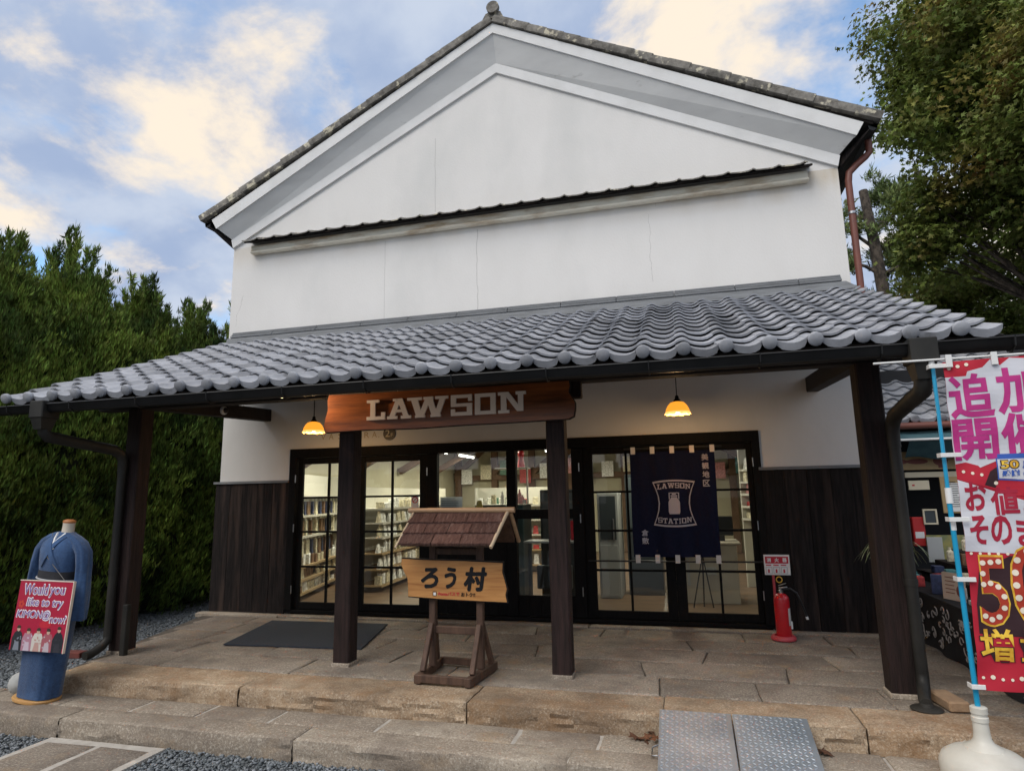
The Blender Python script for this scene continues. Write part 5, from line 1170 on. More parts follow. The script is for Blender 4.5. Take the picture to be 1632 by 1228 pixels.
TUBE = flat('lit_fluorescent_tube', 1,1,.95,.3, emit=((1,.97,.86,1),9))
k = 0
for (x, ys) in ((-3.05,(1.6,3.4,5.4,7.4)),(-.75,(1.9,4.4,7.0)),(1.9,(1.5,4.0,6.8))):
    for y in ys:
        t = thing('tube_lamp', ['nearest','second','third','farthest'][ys.index(y)]+' lit fluorescent tube of the '+('left' if x < -2 else 'middle' if x < 0 else 'right')+' row under the shop ceiling', 'lamp', (x,y,2.66), 'fluorescent tubes inside the shop')
        m = MB(); m.tube([(x,y-.55,2.62),(x,y+.55,2.62)], .018, 8); m.build('tube', TUBE, t); m = MB(); m.cbox(x-.05,x+.05,y-.6,y+.6,2.65,2.69); m.build('housing', WHITE, t)
        ld = bpy.data.lights.new('tube_light', 'AREA'); ld.shape = 'RECTANGLE'; ld.size = .08; ld.size_y = 1.1; ld.energy = 20; ld.color = (1,.93,.74)
        lo = bpy.data.objects.new('tube_light', ld); link(lo, t); lo.location = (0,0,-.07)
prod_mats = [pm('packaging_%s' % n_, c+(1,), tuple(min(1, q*1.5) for q in c)+(1,), 25, rough=.5, ramp=(.45,.55)) for n_, c in (('cream',(.55,.50,.36)),('green',(.08,.18,.12)),('red',(.38,.05,.05)),('navy',(.03,.04,.09)),('brown',(.16,.09,.05)),('white',(.68,.68,.64)),('pink',(.50,.22,.22)),('teal',(.07,.20,.20)))]
def box_mesh(w_, d_, h_, mat, kind=0):
    m = MB()
    if kind == 0: m.cbox(-w_/2,w_/2,-d_/2,d_/2,0,h_,.004)
    elif kind == 1: m.lathe([(w_*.45,0),(w_*.45,h_*.7),(w_*.2,h_*.82),(w_*.2,h_)], (0,0,0), 8)
    else: m.hexa([(-w_/2,-d_/2,0),(w_/2,-d_/2,0),(w_/2,d_/2,0),(-w_/2,d_/2,0),(-w_*.35,-.006,h_),(w_*.4,-.006,h_),(w_*.38,.006,h_),(-w_*.37,.006,h_)])
    return m.mesh('product', mat)
PM = [[box_mesh(.09,.10,.15,mt), box_mesh(.085,.08,.19,mt,1), box_mesh(.12,.06,.17,mt,2), box_mesh(.13,.10,.09,mt)] for mt in prod_mats]
def shelf_unit(name, label, cat, p0, p1, levels, depth, nprod, group, plabel, hang=False, side=1, mats=(0,5,1,6,7,4)):
    "front edge runs p0 -> p1 at floor level"
    p0, p1 = V(*p0,0), V(*p1,0); d = unit(p1-p0); L_ = np.linalg.norm(p1-p0); inn = V(-d[1], d[0], 0)*side
    t = thing(name, label, cat, (p0[0],p0[1],.056)); H = levels[-1]+.32
    c = (p0+p1)/2+inn*(depth+.02)
    m = MB(); m.obox((c[0],c[1],.056+H/2), d, inn, (0,0,1), L_/2, .012, H/2); m.build('back_panel', STONEW, t)
    for z in levels:
        c = (p0+p1)/2+inn*depth/2; m = MB(); m.obox((c[0],c[1],z), d, inn, (0,0,1), L_/2, depth/2, .012); m.build('shelf', SHELFW if z < .7 else STONEW, t)
        m = MB(); c2 = (p0+p1)/2-inn*.006; m.obox((c2[0],c2[1],z), d, inn, (0,0,1), L_/2, .004, .018); m.build('price_rail', SHELFW if z < .7 else STONEW, t)
    for q in ((0, 1) if name != 'wall_shelf' else (1,)):
        c = p0+(p1-p0)*q+inn*depth/2; m = MB(); m.obox((c[0],c[1],.056+H/2), d, inn, (0,0,1), .012, depth/2, H/2); m.build('side_panel', STONEW, t)
    rz = math.atan2(d[1], d[0])
    for li, z in enumerate(levels):
        mt = mats[li % len(mats)]; shp = int(rng.integers(4))
        for k in range(nprod):
            if rng.random() < .6: mt = mats[int(rng.integers(len(mats)))]
            if rng.random() < .4: shp = int(rng.integers(4))
            p = p0+d*(L_*(k+.5)/nprod+rng.uniform(-.01,.01))+inn*rng.uniform(.06,.13)
            if hang and li >= hang: o = inst('hanging_product', HM[int(rng.integers(3))], None, (p[0],p[1],z-.02), (0,0,rz)); 
            else: o = inst('product', PM[mt][shp], None, (p[0],p[1],z+.012), (0,0,rz+rng.uniform(-.1,.1)), (rng.uniform(.9,1.25),1,rng.uniform(.8,1.2)))
            cn = COLN[mt]; wh = 'near end' if k < nprod/3 else ('middle' if k < nprod*2/3 else 'far end')
            if side < 0 or name == 'back_shelf': wh = {'near end':'left end','middle':'middle','far end':'right end'}[wh]
            sn_ = 'hanging sock' if (hang and li >= hang) else SHN[shp]
            if hang and li >= hang: cn = 'dark'
            tag(o, f'{cn} {sn_} at the {wh}, {ORD[li]} shelf, {plabel}', 'product', group)
COLN = ['cream','dark green','red','navy','brown','white','pink','teal']; SHN = ['box','bottle','pouch','low box']; ORD = ['lowest','second','third','fourth','fifth','top']
m_ = []
for mt in (3,0,4):
    m = MB(); m.box(-.028,.028,-.006,.006,-.05,0,1); m.box(-.035,.035,-.02,.02,-.24,-.05,0); m.box(-.02,.045,-.02,.02,-.29,-.24,0); m_.append(m.mesh('hanging_product', [prod_mats[mt], prod_mats[5]]))
HM = m_
shelf_unit('sock_rack', 'long low rack with hanging socks behind the leftmost glass door', 'shelf', (-3.42,.55),(-3.98,2.7), [.16,.36,.56,1.02,1.34,1.64], .18, 16, 'goods on the rack behind the leftmost door', 'leftmost door', hang=3, side=1, mats=(0,0,4,5))
shelf_unit('wall_shelf', 'long goods shelf receding behind the second glass door', 'shelf', (-2.62,1.75),(-2.95,5.6), [.16,.42,.68,.94,1.18,1.42], .45, 24, 'goods on the shelf behind the second door', 'second door', side=1, mats=(0,5,5,0,5,5))
shelf_unit('back_shelf', 'tall shelf of small packs behind the counter at the right', 'shelf', (3.25,3.2),(3.98,1.8), [1.15,1.35,1.55,1.75,1.95], .15, 8, 'packs on the shelf behind the counter', 'behind the counter', side=1, mats=(5,2,5,0,6))
def cab(name, label, cat, x0,x1,y0,y1,z0,z1, mat, extra=None):
    t = thing(name, label, cat, ((x0+x1)/2,(y0+y1)/2,z0)); m = MB(); m.cbox(x0,x1,y0,y1,z0,z1,.012); m.build('body', mat, t)
    m = MB(); m.cbox(x0+.04,x1-.04,y0-.012,y0-.001,z0+(z1-z0)*.55,z1-.05,.003); m.build('front_panel', DGREY if mat is not DGREY else flat('cabinet_door',.09,.11,.12,.3), t)
    m = MB(); m.cbox(x0+.03,x1-.03,y0-.010,y0-.001,z0+.04,z0+(z1-z0)*.5,.003); m.build('door_panel', mat, t)
    m = MB(); m.cbox(x1-.09,x1-.07,y0-.03,y0-.011,z0+(z1-z0)*.55,z0+(z1-z0)*.75,.003); m.build('handle', STEEL, t); return t
cab('cash_machine', 'dark grey machine standing behind the right middle window', 'machine', .22,.86,1.25,1.9,.056,1.68, DGREY)
cab('white_cooler', 'tall pale cooler behind the left panes of the third glass door', 'cooler', 1.02,1.34,1.7,2.4,.056,1.62, LGREY)
cab('glass_cooler', 'dark glass-fronted cooler behind the navy door curtain', 'cooler', 1.42,1.95,2.1,2.8,.056,1.9, DGREY)
t = thing('counter', 'beige cash counter behind the rightmost glass door', 'counter', (2.6,1.6,.056))
m = MB(); m.cbox(2.0,3.0,1.45,2.1,.056,.86,.01); m.build('body', BEIGE, t); m = MB(); m.cbox(1.95,3.05,1.40,2.15,.865,.90,.01); m.build('counter_top', BEIGE, t)
m = MB(); m.cbox(2.3,2.34,1.435,1.445,.3,.8,.002); m.cbox(2.55,2.7,1.435,1.445,.45,.55,.002); m.build('front_trim', LGREY, t)
m = MB(); m.cbox(2.62,2.98,1.62,1.80,.98,1.25,.01); m.cbox(2.74,2.86,1.68,1.74,.90,.98,.004); tag(m.build('register_screen', BLACKMETAL), 'black register screen on the beige counter', 'screen')
m = MB(); m.lathe([(.05,0),(.05,.26),(.045,.30),(.0,.30)], (2.52,1.66,.90), 12); tag(m.build('red_canister', RED), 'red canister on the counter beside the register screen', 'canister')
m = MB(); m.tube([(2.52,1.2,.75),(2.50,1.2,.06)],.012,6); m.tube([(2.52,1.2,.75),(2.36,1.1,.06)],.010,6); m.tube([(2.52,1.2,.75),(2.62,1.12,.06)],.010,6); m.tube([(2.52,1.2,.75),(2.54,1.2,.95)],.02,6)
tag(m.build('tripod_stand', BLACKMETAL), 'thin black tripod stand behind the lower pane of the right door', 'stand')
for k in range(14):
    xx, zz = -3.7+.58*k, 1.95+.12*(k % 3); m = MB(); m.cbox(xx-.16,xx+.16,9.28,9.32,zz,zz+.42,.004)
    tag(m.build('wall_poster', prod_mats[(5,0,1,2,5,6,7)[k % 7]]), f'{COLN[(5,0,1,2,5,6,7)[k % 7]]} poster on the far shop wall, '+('left part' if k < 5 else 'middle part' if k < 10 else 'right part'), 'poster', 'posters on the far shop wall')
shelf_unit('island_shelf', 'island shelf of goods in the middle of the shop floor', 'shelf', (-1.9,4.6),(-.2,4.9), [.2,.5,.8,1.1,1.4], .3, 9, 'goods on the island shelf', 'island shelf in mid shop', side=1, mats=(0,2,5,4,1))
# things behind the left middle window
t = thing('drinks_table', 'dark display stand piled with cups behind the left middle window', 'display stand', (-.6,1.6,0))
m = MB(); m.cbox(-.78,-.02,1.15,1.7,.056,1.46,.01); m.build('body', flat('teal_dark',.03,.07,.075,.5), t); m = MB(); m.cbox(-.80,-.0,1.13,1.72,1.46,1.475,.004); m.build('top', STONEW, t)
m = MB(); m.cbox(-.50,.02,1.30,1.55,2.01,2.03,.004); m.cbox(-.02,.0,1.4,1.45,1.475,2.01,.002); m.build('upper_shelf', STONEW, t)
for k in range(16):
    x, y = rng.uniform(-.72,-.05), rng.uniform(1.22,1.6); m = PM[(5,0,5,6)[k % 4]][(1,0,3,1)[k % 4]]
    tag(inst('cup', m, None, (x,y,1.478), (0,0,rng.uniform(0,3)), (.7,.7,rng.uniform(.6,1.2))), ['white bottle','cream low box','white bottle','pink box'][k % 4]+' on the display stand behind the left middle window, '+('left' if x < -.4 else 'right'), 'cup', 'cups on the display stand')
m = MB(); m.hexa([(-.62,.72,1.43),(-.52,.72,1.43),(-.52,.76,1.43),(-.62,.76,1.43),(-.60,.735,1.54),(-.54,.735,1.54),(-.54,.745,1.54),(-.60,.745,1.54)]); tag(m.build('yellow_card', flat('yellow_card',.55,.42,.10,.6)), 'small yellow card standing inside the left middle window', 'card')
m = MB(); m.lathe([(.0,2.03),(.055,2.03),(.06,2.05),(.05,2.12),(.035,2.18),(.05,2.22),(.052,2.26),(.03,2.30),(.0,2.305)], (-.10,1.42,0), 16); tag(m.build('red_ornament', RED, smooth=60), 'small glossy red ornament on the upper shelf behind the left middle window', 'ornament')
t = thing('window_counter', 'narrow pale counter shelf behind the right middle window', 'shelf', (.55,.6,0)); m = MB(); m.cbox(.18,.93,.35,.75,.965,.99,.004); m.build('top', LGREY, t)
for x in (.22,.89): m = MB(); m.cbox(x-.02,x+.02,.5,.54,.056,.965,.003); m.build('leg', DGREY, t)
m = MB(); m.cbox(.80,.92,.52,.60,.992,1.25,.004); tag(m.build('red_card_holder', REDINK), 'red card holder on the pale counter behind the right middle window', 'card holder')
for k in range(2):
    m = MB(); m.cbox(.24+.3*k,.44+.3*k,.85,.95,.30,.62,.01); tag(m.build('dark_bin', DGREY), ['left','right'][k]+' dark bin behind the low pane of the right middle window', 'bin', 'bins behind the low pane')
# ---------------------------------------------------------------- the house across the lane, behind the camera, seen in the glass
opp = thing('opposite_house', 'long tiled house across the lane behind the viewer', 'building', (0,-24,-.3))
m = MB(); m.box(-24,22,-30,-24,-.32,3.1); m.build('wall', BLACKWOOD, opp)
for k in range(14):
    m = MB(); m.box(-22+k*3.2,-20.6+k*3.2,-23.98,-23.9,1.2,2.5); m.build('wall_panel', PLASTER, opp)
m = MB(); m.add([(-25,-23,3.0),(23,-23,3.0),(23,-27,5.2),(-25,-27,5.2),(-25,-31,3.0),(23,-31,3.0)], [(1,0,3,2),(2,3,4,5)]); m.build('roof', TILE, opp)
# ---------------------------------------------------------------- neighbouring shop at the right
nb = thing('neighbouring_shop', 'low tiled shop beyond the right porch post with goods under its eave', 'building', (7,2,-.3))
DARKIN = flat('dark_shop_inside', .012,.012,.014, .8); TAN = pm('tan_signboard', (.42,.30,.15,1), (.34,.23,.11,1), 5, rough=.7)
m = MB(); m.box(4.9,10,2.6,2.7,-.3,3.4); m.build('back_wall', DARKIN, nb); m = MB(); m.box(4.86,4.94,1.35,2.6,-.3,2.5); m.build('side_wall', BLACKWOOD, nb)
m = MB(); m.cbox(4.95,10,1.45,1.57,2.38,2.50); m.build('eave_beam', BEAMW, nb)
m = MB(); m.hexa([(4.9,1.12,2.43),(10.2,1.12,2.43),(10.2,5.2,4.35),(4.9,5.2,4.35),(4.9,1.12,2.46),(10.2,1.12,2.46),(10.2,5.2,4.38),(4.9,5.2,4.38)]); m.build('roof_deck', BEAMW, nb)
d2 = unit(V(0,4.08,1.92)); n2_ = unit(V(0,-1.92,4.08)); rot2 = Matrix(((1,0,0),(0,d2[1],n2_[1]),(0,d2[2],n2_[2]))).to_euler()
for r_ in range(15):
    for c_ in range(9):
        p = V(4.98+c_*.307,1.08,2.445)+d2*(r_*.275)+n2_*(.004); inst('eave_tile' if r_ == 0 else 'pantile', eme if r_ == 0 else tme, nb, p, rot2)
m = MB(); m.tube([(4.85,1.02,2.40),(10.2,1.02,2.40)], .045, 10); m.build('gutter', COPPER, nb, smooth=60)
AWN = pm('teal_awning', (.04,.10,.12,1), (.07,.15,.17,1), 6, rough=.8)
aw = thing('awning', 'teal cloth awning rolled under the eave of the neighbouring shop', 'awning', (6,1.1,2.2))
m = MB(); m.grid(lambda u, v: (4.98+3.4*u, 1.25-.35*v, 2.34-.12*v+.03*math.sin(v*3.1)), 20, 4); m.grid(lambda u, v: (5.15+3.2*u, .90+.25*v, 2.20-.20*v-.05*math.sin(u*3.1)*v+.015*math.sin(u*40)*v), 60, 6); m.build('cloth', AWN, aw, smooth=70)
m = MB(); m.tube([(5.0,.88,2.21),(8.5,.88,2.21)], .016, 8); m.build('rod', WHITE, aw, smooth=60)
def panel(name, x0,x1,z0,z1,y, mat, label, cat, extra=None, t=.02):
    m = MB(); m.cbox(x0,x1,y-t,y,z0,z1,.003); o = tag(m.build(name, mat), label, cat)
    if extra: e_ = MB(); mt = extra(e_, y-t-.0015); e_.build('print', mt, o)
    return o
def sgn(e_, y):
    for cx_, w_, h_ in ((5.12,.10,.035),(5.33,.13,.035),(5.60,.085,.06)): e_.disc((cx_,y,1.95), w_, n=14, ry=h_)
    e_.frame(_r(5.57,1.86,5.63,1.90), (0,y-.0004,0), (1,0,0), (0,0,1))
    for k in range(13): e_.frame(_r(5.24+k*.018,2.01,5.248+k*.018,2.035), (0,y,0), (1,0,0), (0,0,1))
    return BROWNINK
panel('shop_signboard', 4.98,6.2,1.84,2.08,1.32, TAN, 'tan signboard with dark brown shapes under the teal awning', 'signboard', sgn)
panel('cream_lintel', 5.16,6.0,1.74,1.81,1.30, CREAM, 'cream strip board hanging below the tan signboard', 'board')
panel('price_board', 5.16,5.40,1.58,1.70,1.20, CREAM, 'small cream price board hanging above the dark stall opening', 'board', lambda e_, y: (e_.frame(_r(5.20,1.63,5.23,1.65),(0,y,0),(1,0,0),(0,0,1)), REDINK)[1])
def fp(e_, y):
    for k in range(12): e_.frame(_r(5.62,1.36+k*.028,5.62+rng.uniform(.08,.15),1.368+k*.028), (0,y,0), (1,0,0), (0,0,1))
    return INK
panel('framed_poster', 5.53,5.84,1.28,1.74,1.22, TAN, 'wooden framed paper poster hanging in the neighbouring shop', 'poster', None)
panel('poster_paper', 5.58,5.80,1.30,1.66,1.198, WHITE, 'white poster paper filled with small writing inside the wooden frame', 'poster', fp, .004)
m = MB(); m.cbox(5.10,5.24,1.02,1.12,.88,1.24,.01); rb_ = tag(m.build('red_box', flat('bright_red_box',.5,.03,.03,.4)), 'bright red box with a pale label standing on the shop counter', 'box'); m = MB(); m.frame(_r(5.12,.98,5.22,1.06),(0,1.018,0),(1,0,0),(0,0,1)); m.build('label', WHITE, rb_)
t = thing('picture_frame', 'small cream picture frame leaning beside the bright red box', 'picture frame', (5.3,1.0,1.2))
for q in ((5.22,5.38,1.15,1.17),(5.22,5.38,1.32,1.34),(5.22,5.24,1.17,1.32),(5.36,5.38,1.17,1.32)): m = MB(); m.cbox(q[0],q[1],.98,1.0,q[2],q[3],.002); m.build('frame_bar', CREAM, t)
m = MB(); m.frame(_r(5.24,1.17,5.36,1.32),(0,.992,0),(1,0,0),(0,0,1)); m.build('picture', DGREY, t)
panel('yellow_board', 5.22,5.98,.72,1.02,1.0, pm('mottled_yellow_print',(.36,.30,.08,1),(.12,.17,.10,1),9,rough=.6), 'mottled yellow-green printed board behind the shop counter', 'board')
panel('grey_board', 5.20,5.37,.70,1.0,.92, LGREY, 'plain grey board standing in front of the yellow-green board', 'board')
for k in range(7):
    tag(inst('hanging_good', PM[(5,3,4,0,5,3,4)[k]][1], None, (5.0+.035*(k % 3), 1.4, 1.25+.07*k), (0,0,k), (.35,.35,.35)), 'tiny pale good hanging in the dark stall opening by the post', 'good', 'small goods hanging in the dark stall')
CLOTH = pm('black_table_cloth', (.012,.012,.014,1), (.02,.02,.023,1), 6, rough=.9)
tb = thing('display_table', 'goods table under a black cloth with pale arabesque scrolls at the right of the porch', 'table', (4.9,-1.0,0))
m = MB(); m.grid(lambda u, v: (4.665+.02*math.sin(u*34)*(1-v), .7-3.3*u, .50*v+.01), 90, 8, flip=True); m.grid(lambda u, v: (4.665+.9*u, -2.6, .50*v+.01), 8, 4, flip=True); m.build('cloth', CLOTH, tb, smooth=60)
m = MB(); m.cbox(4.66,5.6,-2.6,.7,.505,.53,.004); m.build('table_top', CLOTH, tb)
m = MB(); PALE = flat('pale_scroll_print', .36,.34,.33, .9)
for k in range(90):
    cy_, cz_ = rng.uniform(-2.5,.6), rng.uniform(.07,.44); r0 = rng.uniform(.025,.06); sg = rng.choice([-1,1]); ph_ = rng.uniform(0,6.28); pts = []
    for i in range(16):
        a = i/15*5.2; rr = r0*(1-.72*i/15); pts.append((4.640, cy_+rr*math.cos(ph_+a*sg), min(.48,max(.03,cz_+rr*math.sin(ph_+a*sg)))))
    m.tube(pts, .0055, 4)
m.build('scroll_print', PALE, tb)['kind'] = 'stuff'
for k in range(26):
    x, y = rng.uniform(4.78,5.3), -2.4+k*.115; mt, sh = int(rng.integers(8)), int(rng.integers(4))
    tag(inst('table_good', PM[mt][sh], None, (x,y,.532), (0,0,rng.uniform(0,3)), (1.1,1.1,rng.uniform(.6,1.3))), f'{COLN[mt]} {SHN[sh]} on the black clothed table, '+['nearest the viewer','near the pale card','at its far end'][k//9], 'good', 'goods on the black clothed table')
t = thing('goods_rack', 'dark stepped rack of goods on the black clothed table', 'rack', (5.2,-.4,.53))
for k in range(3): m = MB(); m.cbox(5.0+.16*k,5.6,-1.6,.6,.53+.12*k,.645+.12*k,.004); m.build('step_board', BEAMW, t)
for k in range(18):
    s_ = k % 3; x, y = 5.08+.16*s_, -1.5+(k//3)*.36+rng.uniform(-.04,.04); mt, sh = int(rng.integers(8)), int(rng.integers(4)); tag(inst('rack_good', PM[mt][sh], None, (x,y,.65+.12*s_), (0,0,1.57+rng.uniform(-.2,.2)), (1,1,.8)), f'{COLN[mt]} {SHN[sh]} on the '+['lowest','middle','highest'][s_]+' step of the dark rack, '+['near','middle','far'][k//6]+' part', 'good', 'goods on the stepped rack')
t = thing('price_card', 'tilted pale card with brown writing standing at the front of the goods table', 'card', (4.8,-1.3,.53))
m = MB(); Xc = unit(V(.55,-.75,-.05)); Yc = unit(V(.05,.04,1)-.0*Xc); m.frame([(0,0),(.21,0),(.215,.23),(.195,.25),(.015,.25),(0,.24)], (4.66,-1.05,.56), Xc, Yc, .01); m.build('card', flat('pale_pink_card',.50,.40,.32,.6), t)
m = MB(); Nn = unit(np.cross(Xc,Yc))
for k in range(5): m.frame([(.03,.20-.035*k),(.03+.1*(1 if k % 2 else .8),.20-.035*k),(.12,.208-.035*k),(.03,.208-.035*k)], V(4.66,-1.05,.56)+Nn*.0015, Xc, Yc)
m.disc(V(4.66,-1.05,.56)+Nn*.0015+Xc*.16+Yc*.09, .03, Xc, Yc, 10, ry=.05); m.build('print', BROWNINK, t)
for k in range(3):
    m = MB(); m.cbox(4.70+.05*k,4.90+.05*k,-2.05+.30*k,-1.83+.30*k,.532,.575,.004); tag(m.build('paper_tray', WHITE), ['white paper tray nearest the banner pole on the goods table','middle white paper tray on the goods table','white paper tray beside the tilted price card'][k], 'tray')
m = MB(); m.cbox(5.0,5.9,.2,.75,.60,.64,.01); m.box(5.05,5.85,.25,.7,-.3,.6); tag(m.build('shop_counter', BEAMW), 'dark wooden counter under the eave of the neighbouring shop', 'counter')
# ---------------------------------------------------------------- vegetation
def unit_rows(a): return a/np.maximum(np.linalg.norm(a, axis=1, keepdims=True), 1e-9)
JUN = pm('juniper_foliage', (.10,.16,.026,1), (.22,.29,.042,1), 1.1, rough=.75, island=.55, spec=.25, c3=(.035,.065,.014,1), s3=1.0, r3=(.42,.62))
JCORE = flat('dark_crown_core', .012,.016,.006, 1.)  # dark colour of the solid core added to block light in the junipers
MAPL = pm('maple_foliage', (.105,.145,.028,1), (.19,.225,.05,1), .9, rough=.6, island=.45, spec=.3, c3=(.30,.18,.05,1), s3=.45, r3=(.57,.72))
PINEF = pm('pine_needles', (.075,.12,.03,1), (.14,.18,.045,1), 1.5, rough=.7, island=.4, c3=(.12,.07,.03,1), s3=.8, r3=(.55,.7))
BARKM = pm('grey_brown_bark', (.030,.024,.019,1), (.10,.08,.062,1), 5, stretch=(2,2,1.2), rough=.95, bump=1., bscale=9, ramp=(.4,.6))
def add_translucency(m, col):
    nt = m.node_tree; b = nt.nodes['Principled BSDF']; o = [n for n in nt.nodes if n.type == 'OUTPUT_MATERIAL'][0]
    t = nt.nodes.new('ShaderNodeBsdfTranslucent'); x = nt.nodes.new('ShaderNodeMixShader'); x.inputs[0].default_value = .3
    src = b.inputs['Base Color'].links[0].from_socket; nt.links.new(src, t.inputs[0]); nt.links.new(b.outputs[0], x.inputs[1]); nt.links.new(t.outputs[0], x.inputs[2]); nt.links.new(x.outputs[0], o.inputs[0])
add_translucency(MAPL, 1)
def sprays(P, D, nb, ln, wd, spread, rg):
    "at points P with directions D: nb narrow tapered flakes each, returns verts and quad faces"
    n = len(P); P = np.repeat(P, nb, 0); D = unit_rows(np.repeat(D, nb, 0)+rg.normal(0, spread, (n*nb, 3)))
    ln = rg.uniform(ln[0], ln[1], (n*nb, 1)); S = unit_rows(np.cross(D, rg.normal(size=(n*nb, 3)))); w_ = ln*wd*rg.uniform(.7,1.3,(n*nb,1))
    base = P+rg.normal(0, .02, (n*nb, 3)); up = V(0,0,1)
    a = base-S*w_*.35; b = base+D*ln*.55-S*w_; c = base+D*ln+up*ln*.18; d = base+D*ln*.5+S*w_
    v = np.stack([a, b, c, d], 1).reshape(-1, 3); f = np.arange(len(v)).reshape(-1, 4); return v, f
def juniper(x, y, h, r, label, n, seed):
    rg = np.random.default_rng(seed); root = thing('juniper_tree', label, 'tree', (x,y,gz), 'tall juniper hedge left of the storehouse')
    ph = rg.uniform(0, 6.28, 8)
    def radius(t, a, lobe=1.):
        prof = np.clip(1.18-.12*t-1.02*t**3.6, .03, 2)
        return r*prof*(1+.13*np.sin(a*3+t*7+ph[0])+.10*np.sin(a*5-t*13+ph[1])+.07*np.sin(a*9+t*23+ph[2]))
    # solid dark core added inside the crown to block light
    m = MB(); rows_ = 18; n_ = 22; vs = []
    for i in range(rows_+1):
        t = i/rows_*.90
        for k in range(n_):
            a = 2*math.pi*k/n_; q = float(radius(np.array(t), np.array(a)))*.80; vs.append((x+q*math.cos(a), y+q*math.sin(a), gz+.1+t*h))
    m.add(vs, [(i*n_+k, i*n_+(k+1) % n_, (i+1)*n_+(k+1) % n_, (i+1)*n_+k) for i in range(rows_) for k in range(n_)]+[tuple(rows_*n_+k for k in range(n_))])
    m.build('light_blocking_core', JCORE, root)
    m = MB(); m.tube([(x,y,gz),(x,y,gz+h*.8)], [.12,.03], 8); m.build('trunk', BARKM, root)
    # foliage flames: clumps sitting on the surface, each one made of sprays
    nc = n; t = rg.uniform(0,1,nc)**.92*.97; a = rg.uniform(0, 6.283, nc)
    keep = np.cos(a-math.atan2(-8.2-y, 2.3-x)) > -.45; t, a = t[keep], a[keep]; nc = len(t)
    q = radius(t, a); C_ = np.stack([x+q*np.cos(a), y+q*np.sin(a), gz+.1+t*h], 1)
    N_ = np.stack([np.cos(a), np.sin(a), .55+1.2*t], 1); N_ = unit_rows(N_)
    nsub = 13; size = rg.uniform(.06,.19,(nc,1,1)); P = C_[:,None,:]+rg.normal(0,1,(nc,nsub,3))*size*V(.75,.75,.6)
    P = P+(N_[:,None,:]*(rg.uniform(-.14,.12,(nc,nsub,1))+rg.uniform(-.24,.30,(nc,1,1))))
    D = np.repeat(N_[:,None,:], nsub, 1)+V(0,0,.75); P = P.reshape(-1,3); D = D.reshape(-1,3)
    v1, f1 = sprays(P, D, 7, (.045,.12), .105, .34, rg)
    # leaders: upright pointed shoots at the top
    L_ = []
    for k in range(34):
        a_ = rg.uniform(0,6.28); tt = rg.uniform(.80,.99); q_ = float(radius(np.array(tt), np.array(a_)))*rg.uniform(.3,1.); bx_ = V(x+q_*math.cos(a_), y+q_*math.sin(a_), gz+tt*h-.05)
        hh = rg.uniform(.55,1.25); lean = rg.normal(0,.10,3)+V(.12*math.cos(a_),.12*math.sin(a_),0)
        for s_ in range(56):
            u = (s_/56)**.85; rr = .075*(1-u)**.8+.005; L_.append(np.concatenate([bx_+(V(0,0,1)+lean)*hh*u+rg.normal(0,rr*.55,3)*V(1,1,.3), [u]]))
    L_ = np.array(L_); P2 = L_[:,:3]; D2 = np.tile(V(0,0,1),(len(P2),1))+rg.normal(0,.35,(len(P2),3)); v2, f2 = sprays(P2, D2, 7, (.06,.15), .09, .24, rg)
    me = fast_mesh('crown', np.vstack([v1,v2]), np.vstack([f1, f2+len(v1)]), JUN, (x,y,gz)); o = bpy.data.objects.new('crown', me); link(o, root)
jl = ['juniper at the near end of the hedge at the left picture edge','second juniper of the hedge, behind the blue kimono mannequin','third juniper of the hedge, with the tallest spiky tops','fourth juniper of the hedge, behind the left porch post','fifth juniper of the hedge, right of the left porch post','sixth juniper of the hedge, next to the left wall corner','last juniper of the hedge, far back behind the wall corner']
for k, (x, y, h, r_) in enumerate([(-8.3,-2.5,5.35,1.25),(-8.25,-1.1,5.75,1.2),(-8.0,.25,5.75,1.15),(-7.85,1.6,5.45,1.1),(-7.75,2.9,5.35,1.1),(-7.7,4.3,5.45,1.1),(-7.7,6.2,5.5,1.3)]):
    juniper(x, y, h, r_, jl[k], 2100 if k < 5 else 1500, 100+k)
for k, (x, y, h, r_) in enumerate([(-9.4,-4.6,5.6,1.2)]):
    juniper(x, y, h, r_, 'juniper standing forward of the hedge beyond the left picture edge', 900, 300+k)
# limbs -------------------------------------------------------------------
def limb(m, p0, p1, r0, r1, bend=.12, n=7, rg=rng):
    p0, p1 = V(*p0), V(*p1); L_ = np.linalg.norm(p1-p0); o = rg.normal(0, bend*L_, 3); pts = [p0+(p1-p0)*t+o*math.sin(t*math.pi)*.5 for t in np.linspace(0,1,n)]
    m.tube(pts, list(np.linspace(r0, r1, n)), 8); return pts
def maple_leaf_shape():
    a = np.array([90,62,38,12,-22,-90,-158+360,168,142,118])*math.pi/180; r_ = np.array([1,.42,.85,.38,.62,.22,.62,.38,.85,.42]); return np.stack([r_*np.cos(a), r_*np.sin(a), np.zeros(10)], 1)
SH = maple_leaf_shape()
def leaves(C_, N_, size, rg):
    n = len(C_); N_ = unit_rows(N_); S = unit_rows(np.cross(N_, rg.normal(size=(n,3)))); T = np.cross(N_, S); sz = rg.uniform(size[0], size[1], (n,1,1))
    v = C_[:,None,:]+(S[:,None,:]*SH[None,:,0:1]+T[:,None,:]*SH[None,:,1:2])*sz
    v[:,1::2,:] += (N_*rg.uniform(-.25,.25,(n,1)))[:,None,:]*sz
    v = np.concatenate([C_[:,None,:], v], 1).reshape(-1,3); b = (np.arange(n)*11)[:,None,None]
    tri = np.array([[0,1+k,1+(k+1) % 10] for k in range(10)])[None]; return v, (b+tri).reshape(-1,3)
